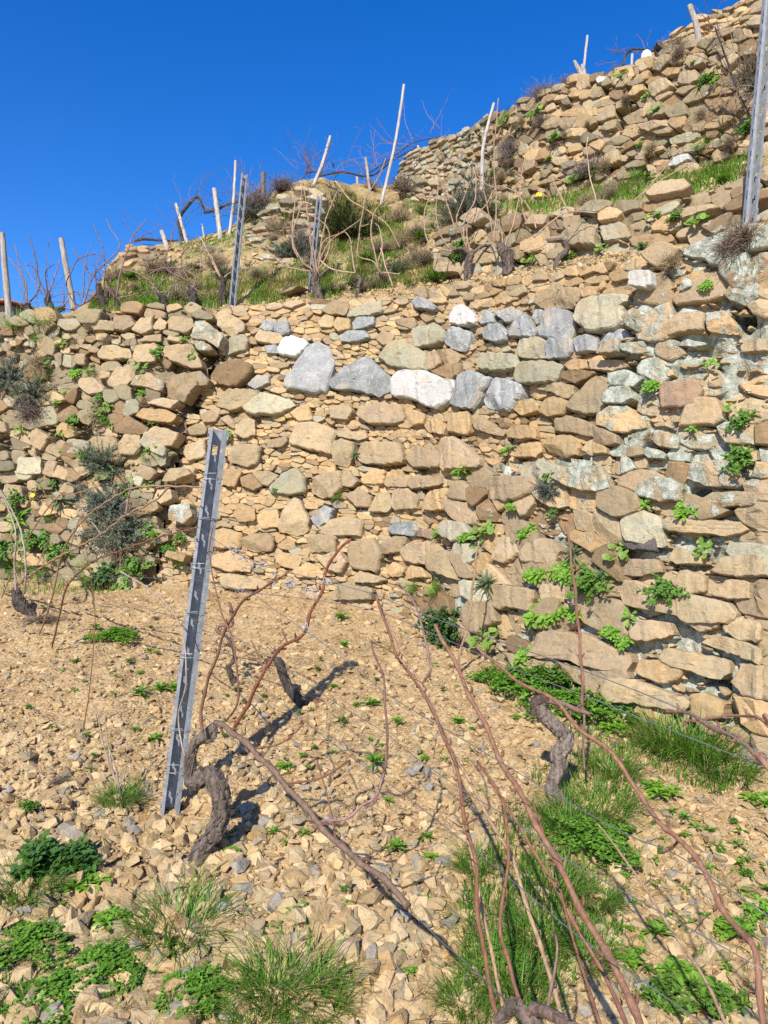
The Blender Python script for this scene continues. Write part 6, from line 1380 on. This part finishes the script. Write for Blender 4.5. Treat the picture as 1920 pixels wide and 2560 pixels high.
# ------------------------------------------------------------------ grass on the slopes (nobody could count the blades)
gg = np.random.default_rng(41)
def blades(mb, P, h, cols, g, wd=.0036):
    n = len(P); az = g.uniform(0, 6.28, n); H = h * g.uniform(.5, 1.3, n); w = wd * g.uniform(.7, 1.4, n)
    S = np.stack([-np.sin(az), np.cos(az), np.zeros(n)], -1); D = np.stack([np.cos(az), np.sin(az), np.zeros(n)], -1); b = g.uniform(.1, .8, n)[:, None]
    U = np.array([0, 0, 1.0])
    m = P + U * (H * .55)[:, None] + D * b * (H * .3)[:, None]; t = P + U * (H * .9)[:, None] + D * b * H[:, None]
    V = np.stack([P - S * w[:, None], P + S * w[:, None], m + S * (w * .8)[:, None], m - S * (w * .8)[:, None], t], 1).reshape(-1, 3)
    k = np.arange(n)[:, None] * 5
    mb.add(V, [k + np.array([[0, 1, 2, 3]]), k + np.array([[3, 2, 4]])], np.repeat(cols, 5, 0))
def slope_pts(n, sel, poly, g, clump=.5):
    """random points of the hillside whose picture position lies in poly"""
    A = HG[sel]; B = HPX[sel]
    m = in_poly(poly, B[..., 0], B[..., 1]); ii = np.argwhere(m[:-1, :-1])
    if not len(ii): return np.zeros((0, 3))
    c = ii[g.integers(len(ii), size=n)]; f = g.random((n, 2))
    P = A[c[:, 0], c[:, 1]] * (1 - f[:, :1]) * (1 - f[:, 1:]) + A[c[:, 0] + 1, c[:, 1]] * f[:, :1] * (1 - f[:, 1:]) + A[c[:, 0], c[:, 1] + 1] * (1 - f[:, :1]) * f[:, 1:] + A[c[:, 0] + 1, c[:, 1] + 1] * f[:, :1] * f[:, 1:]
    keep = fnoise(P, 4, 2) + g.normal(0, .25, n) > clump - .6
    return P[keep]
mb = MB()
allrows = (tag_v > 1.9) & (tag_v < 9.4)
for poly, n, h, green, cl_ in [(GREENS[0], 20000, .075, .58, .3), (GREENS[1], 2500, .08, .8, .2), (GREENS[2], 6000, .08, .9, .3), (GREENS[3], 15000, .075, .5, .4), (GREENS[4], 900, .06, .8, .4), (GREENS[5], 800, .07, .9, .3), (GREENS[6], 1500, .06, .4, .6),
                        ([(190, 668), (660, 590), (940, 575), (945, 612), (700, 648), (480, 668), (200, 684)], 9000, .085, .75, .4), ([(1060, 470), (1640, 365), (1640, 385), (1440, 440), (1060, 475)], 2500, .09, .95, .3)]:
    P = slope_pts(n, allrows, poly, gg, cl_)
    if not len(P): continue
    gr = (gg.random(len(P)) + .5 * fnoise(P, 3, 2)) < green
    cols = np.where(gr[:, None], np.array([.14, .245, .03]) * gg.uniform(.6, 1.3, (len(P), 1)), np.array([.33, .26, .12]) * gg.uniform(.6, 1.3, (len(P), 1)))
    blades(mb, P, h, cols, gg)
o = mb.build('hillside_grass', M_LEAF); tag(o, 'fresh green and dry grass growing on the terrace slopes', 'grass', kind='stuff')
mb = MB()
def floor_pts(n, poly, g):
    xs = [p[0] for p in poly]; ys = [p[1] for p in poly]; out = []
    while len(out) < n:
        x = g.uniform(min(xs), max(xs)); y = g.uniform(min(ys), max(ys))
        if in_poly(poly, np.array([x]), np.array([y]))[0]:
            p = PG(x * K, y * K); p[2] = floor_at(p[0], p[1]); out.append(p)
    return np.array(out)
for poly, n, h in [([(1000, 1900), (1180, 1640), (1330, 1620), (1400, 1780), (1350, 2000), (1200, 2212), (980, 2212)], 3600, .06), ([(1060, 1440), (1380, 1480), (1620, 1640), (1560, 1720), (1250, 1600), (1080, 1520)], 3000, .05),
                   ([(0, 2000), (300, 1960), (500, 2080), (760, 2100), (740, 2212), (0, 2212)], 3200, .045), ([(1350, 1900), (1659, 1850), (1659, 2212), (1300, 2212)], 700, .04), ([(0, 1200), (320, 1235), (250, 1280), (0, 1280)], 900, .07)]:
    P = floor_pts(n, poly, gg); P = P[fnoise(P, 5, 2) + gg.normal(0, .3, len(P)) > -.15]
    dry = gg.random(len(P)) < .18
    cols = np.where(dry[:, None], np.array([.36, .28, .13]), np.array([.08, .195, .02]) * gg.uniform(.6, 1.35, (len(P), 1)))
    blades(mb, P, h, cols, gg, .0026)
o = mb.build('floor_grass', M_LEAF); tag(o, 'thin green grass growing through the gravel on the vineyard floor', 'grass', kind='stuff')

# ------------------------------------------------------------------ loose stones and rubble
gs = np.random.default_rng(53)
def rock(g, flat=.5):
    bm = bmesh.new()
    for _ in range(g.integers(11, 17)):
        v = g.normal(size=3); v /= np.linalg.norm(v) ** .75
        bm.verts.new(v * np.array([1, g.uniform(.6, .8), flat * g.uniform(.7, 1.1)]) * .8)
    bmesh.ops.convex_hull(bm, input=list(bm.verts))
    for v in [v for v in bm.verts if not v.link_faces]: bm.verts.remove(v)
    bmesh.ops.triangulate(bm, faces=list(bm.faces)); bm.verts.index_update()
    V = np.array([v.co[:] for v in bm.verts]); T = np.array([[v.index for v in f.verts] for f in bm.faces]); bm.free()
    return V, T
ROCKS = [rock(gs, gs.uniform(.35, .75)) for _ in range(22)]
def rotm(n, g, tilt=.45):
    a = g.uniform(0, 6.28, n); b = g.normal(0, tilt, n); c = g.normal(0, tilt, n)
    ca, sa, cb, sb, cc, sc_ = np.cos(a), np.sin(a), np.cos(b), np.sin(b), np.cos(c), np.sin(c); z = np.zeros(n); o = np.ones(n)
    Rz = np.stack([ca, -sa, z, sa, ca, z, z, z, o], -1).reshape(n, 3, 3); Rx = np.stack([o, z, z, z, cb, -sb, z, sb, cb], -1).reshape(n, 3, 3); Ry = np.stack([cc, z, sc_, z, o, z, -sc_, z, cc], -1).reshape(n, 3, 3)
    return Rz @ Rx @ Ry
RC = np.array([(.42, .31, .165), (.48, .37, .215), (.36, .27, .15), (.29, .235, .15), (.43, .335, .195), (.27, .25, .215), (.36, .25, .125)])
RPW = np.array([.24, .2, .17, .1, .16, .06, .07])
def rubble(P, S, g, tilt=.45, sink=.25):
    mb = MB(); n = len(P); R = rotm(n, g, tilt); kind = g.integers(len(ROCKS), size=n)
    for k in range(len(ROCKS)):
        i = np.where(kind == k)[0]
        if not len(i): continue
        V, T = ROCKS[k]
        W = np.einsum('nij,vj->nvi', R[i], V) * S[i][:, None, None] + P[i][:, None] + np.array([0, 0, 1.0]) * (S[i] * (.35 - sink))[:, None, None]
        F_ = T[None] + (np.arange(len(i)) * len(V))[:, None, None]
        c = RC[g.choice(len(RC), size=len(i), p=RPW)] * g.uniform(.82, 1.15, (len(i), 1))
        mb.add(W.reshape(-1, 3), F_.reshape(-1, 3), np.repeat(c, len(V), 0))
    return mb
# fine rubble: denser and coarser towards the camera and the left
n = 36000
px = gs.uniform(-60, 1720, n); py = 1255 + (2290 - 1255) * gs.random(n) ** .8
px = np.concatenate([px, gs.uniform(-60, 1720, 12000)]); py = np.concatenate([py, gs.uniform(1250, 1720, 12000)]); n = len(px)
PP = np.array([PG(x * K, y * K) for x, y in zip(px, py)])
XO = np.stack([gs.uniform(-5.5, -.6, 9000), gs.uniform(1.2, 6.8, 9000), np.zeros(9000)], -1); XO = XO[XO[:, 0] < -.56 * XO[:, 1]]     # the ground just beside the view
PP = np.concatenate([PP, XO]); px = np.concatenate([px, np.zeros(len(XO))]); py = np.concatenate([py, np.full(len(XO), 1600.0)]); n = len(px)
S = .0047 * (1 - gs.random(n)) ** (-.74); S = np.clip(S, .0042, .044)
coarse = np.clip((py - 1640) / 320, 0, 1) * np.clip((1150 - px) / 350, .25, 1); S *= .85 + .65 * coarse
onfl = PP[:, 1] < np.interp(PP[:, 0], MW.B[:, 0], MW.B[:, 1]) - .02
PP, S, px, py = PP[onfl], S[onfl], px[onfl], py[onfl]
PP[:, 2] = floor_at(PP[:, 0], PP[:, 1])
o = rubble(PP, S, gs).build('rubble', M_STONE); tag(o, 'fine tan stone chippings covering the vineyard floor', 'rubble', kind='stuff')
# loose stones one can pick out
LS = [('pale angular', 'block in the stones below the gnarled vine', 322, 1892, 58, 2), ('tan flat', 'slab leaning on the steel post foot', 395, 1720, 60, 0), ('grey-tan oblong', 'boulder among weeds in the lower left', 170, 1995, 74, 3), ('cream', 'stone at the bottom left below the long grass', 245, 2085, 50, 1),
      ('dark upright', 'stone in the shade right of the gnarled trunk', 530, 1760, 46, 5), ('big rounded', 'stone at the lower middle beside the wire', 830, 2070, 66, 3), ('big tan', 'stone at the bottom edge left of the near canes', 790, 2140, 60, 1), ('pale wedge-shaped', 'stone in the lower middle', 695, 1990, 56, 1), ('grey-brown', 'stone right of the long grass', 600, 2010, 50, 3), ('wide tan', 'slab in the rubble below the trunk', 560, 1930, 60, 0),
      ('square cream', 'stone at the right edge of the gravel', 1590, 1700, 60, 1), ('buff', 'stone at the bottom right among weeds', 1440, 1995, 50, 4), ('oblong buff', 'stone near the wall foot right of centre', 1080, 1530, 40, 4), ('flat grey', 'slate lying between the near canes and the centre', 900, 1665, 56, 5), ('large brown', 'stone at the left edge of the rubble', 60, 1640, 54, 3), ('tan', 'stone left of the dead stems', 110, 1745, 60, 0),
      ('pale', 'slab at the far left of the gravel', 20, 1590, 50, 1), ('brown', 'stone at the left edge above the broad-leaved clump', 20, 1810, 56, 2), ('cream', 'stone at the foot of the gnarled trunk', 470, 1750, 40, 1), ('split tan', 'stone left of the gnarled trunk foot', 310, 1850, 64, 0)]
rockmeshes = []
for k in range(24):
    V, T = ROCKS[k % len(ROCKS)]; bmx = bmesh.new()
    vs = [bmx.verts.new(v) for v in V]
    for t in T:
        try: bmx.faces.new([vs[i] for i in t])
        except ValueError: pass
    bmesh.ops.dissolve_limit(bmx, angle_limit=.25, verts=bmx.verts, edges=bmx.edges)
    bmesh.ops.bevel(bmx, geom=list(bmx.edges), offset=.07, segments=1, affect='EDGES', clamp_overlap=True)
    bmesh.ops.triangulate(bmx, faces=list(bmx.faces))
    bmesh.ops.subdivide_edges(bmx, edges=list(bmx.edges), cuts=1, use_grid_fill=True)
    for v in bmx.verts: v.co += Vector(gs.normal(0, .012, 3))
    me = bpy.data.meshes.new('loose_stone'); bmx.to_mesh(me); bmx.free()
    c = RC[gs.choice(len(RC), p=RPW)] if k >= 7 else RC[k]
    at = me.attributes.new('Col', 'FLOAT_COLOR', 'POINT'); cc = np.tile(np.r_[c * gs.uniform(.9, 1.1), 0], (len(me.vertices), 1)).astype(np.float32); at.data.foreach_set('color', cc.ravel())
    me.materials.append(M_STONE); rockmeshes.append(me)
def loose(me, p, s, label, grp, tilt=.35):
    o = bpy.data.objects.new('loose_stone', me); COL.objects.link(o)
    o.location = tuple(float(c) for c in p); o.scale = (s, s * gs.uniform(.8, 1.1), s * gs.uniform(.75, 1.1)); o.rotation_euler = (gs.normal(0, tilt), gs.normal(0, tilt), gs.uniform(0, 6.28))
    return tag(o, label, 'stone', grp)
for a, b_, x, y, w, ci in LS:
    p = PG(x * K, y * K); p[2] = floor_at(p[0], p[1]) + .004; s = w * K / F * p[1] / 2 * 1.15
    loose(rockmeshes[ci], p + np.array([0, 0, s * .2]), s, a + ' ' + b_, 'larger loose stones on the vineyard floor')
zones = [('in the heap around steel post and gnarled vine', (120, 900, 1690, 1960), 96), ('in the foreground rubble at the bottom', (380, 1000, 1930, 2230), 65), ('on the stony ground at the left edge', (-20, 330, 1560, 1830), 48), ('among the weeds in the lower left', (-20, 420, 1960, 2230), 24), ('on the gravel below the rebuilt wall', (300, 1000, 1330, 1680), 22), ('on the weedy gravel in the right foreground', (1250, 1680, 1740, 2220), 16)]
for where, (xa, xb, ya, yb), n in zones:
    for _ in range(n):
        x, y = gs.uniform(xa, xb), gs.uniform(ya, yb); p = PG(x * K, y * K); p[2] = floor_at(p[0], p[1])
        s = float(np.clip(.021 * (1 - gs.random()) ** (-.45), .018, .05)) * (1 if 'weedy' not in where and 'below' not in where else .7)
        loose(rockmeshes[gs.integers(24)], p + np.array([0, 0, s * .15]), s, 'angular tan stone lying ' + where, 'loose stones ' + where, .5)
# litter: cut prunings and dead leaves, too many and too small to count
mb = MB()
for _ in range(420):
    x, y = gs.uniform(-20, 1680), gs.uniform(1290, 2230); p = PG(x * K, y * K); p[2] = floor_at(p[0], p[1]) + .012
    if p[1] > np.interp(p[0], MW.B[:, 0], MW.B[:, 1]) - .05: continue
    a = gs.uniform(0, 6.28); L = gs.uniform(.03, .16); u = np.array([math.cos(a), math.sin(a), .12 * gs.normal() + .17 * math.sin(a)])
    tube(mb, [p, p + u * L * .5 + gs.normal(0, .008, 3), p + u * L], [gs.uniform(.0012, .003), .001], np.array((.23, .15, .10)) * gs.uniform(.5, 1.5), 4, 6)
tag(mb.build('prunings', M_CANE, smooth=True), 'cut vine prunings and dry twigs littering the gravel', 'twigs', kind='stuff')
mb = MB()
for _ in range(380):
    x, y = gs.uniform(-20, 1680), gs.uniform(1330, 2230); p = PG(x * K, y * K); p[2] = floor_at(p[0], p[1]) + .014
    if p[1] > np.interp(p[0], MW.B[:, 0], MW.B[:, 1]) - .05: continue
    leaf_strip(mb, p, gs.uniform(0, 6.28), gs.normal(.2, .3), gs.uniform(.015, .04), gs.uniform(.01, .025), np.array((.20, .12, .06)) * gs.uniform(.5, 1.5), gs, 'lance', 5, gs.normal(.4, .6), .4)
tag(mb.build('dead_leaves', M_DRY, smooth=True), 'curled brown dead leaves scattered over the gravel', 'leaves', kind='stuff')
# rubble strip along the rebuilt wall's top and on the slopes
strip = (tag_v > 1.95) & (tag_v < 3.05)
P = slope_pts(9000, strip, [(455, 690), (480, 655), (620, 645), (700, 630), (950, 598), (1160, 572), (1440, 536), (1480, 552), (1400, 590), (1150, 610), (950, 640), (700, 665)], gs, -2)
o = rubble(P, np.clip(.0085 * (1 - gs.random(len(P))) ** (-.5), .006, .04), gs, .5).build('terrace_rubble', M_STONE); tag(o, 'loose orange-tan rubble heaped along the top of the rebuilt wall', 'rubble', kind='stuff')
P = np.concatenate([slope_pts(1800, allrows, pg_, gs, .3) for pg_ in ([(740, 430), (940, 440), (940, 600), (740, 600)], [(230, 540), (540, 500), (640, 600), (300, 650), (210, 650)], [(1060, 470), (1400, 400), (1640, 350), (1640, 400), (1060, 480)])])
o = rubble(P, np.clip(.012 * (1 - gs.random(len(P))) ** (-.5), .008, .06), gs, .5).build('slope_rubble', M_STONE); tag(o, 'scattered stone chips lying on the grassy terrace slopes', 'rubble', kind='stuff')
# a few boulders on the first terrace
for x, y, w, ci, lab in [(640, 640, 66, 3, 'brown angular boulder beside the thick-trunked vine on the terrace'), (1130, 432, 60, 0, 'big ochre boulder at the left foot of the tall wall'), (595, 540, 14, 1, 'small white stone on the face of the knoll'), (452, 548, 44, 5, 'grey lichened boulder on the slope left of the long steel post'), (368, 538, 16, 1, 'pale flat stone at the right end of the broken mound')]:
    p = hp(x, y); s = w * K / F * p[1] / 2 * 1.2
    loose(rockmeshes[ci], p + np.array([0, -.05, s * .2]), s, lab, 'boulders on the upper terraces')
# withered roots and prunings lying on the gravel
for x, y, w, lab in [(125, 1690, 60, 'shaggy grey dead root lying in the stones at the left'), (90, 1345, 110, 'tangle of dry brown prunings on the gravel beside the left vine stump'), (40, 2080, 140, 'flattened mat of dry grey stems at the lower left'), (335, 1345, 30, 'small dark dry tuft on the gravel left of the post')]:
    p = PG(x * K, y * K); p[2] = floor_at(p[0], p[1]) + .01
    o = plant('drybush', p, w * K / F * p[1] / 2, None, '', None, sz=.35, label=lab); o.name = 'dead_root'; o['category'] = 'root'
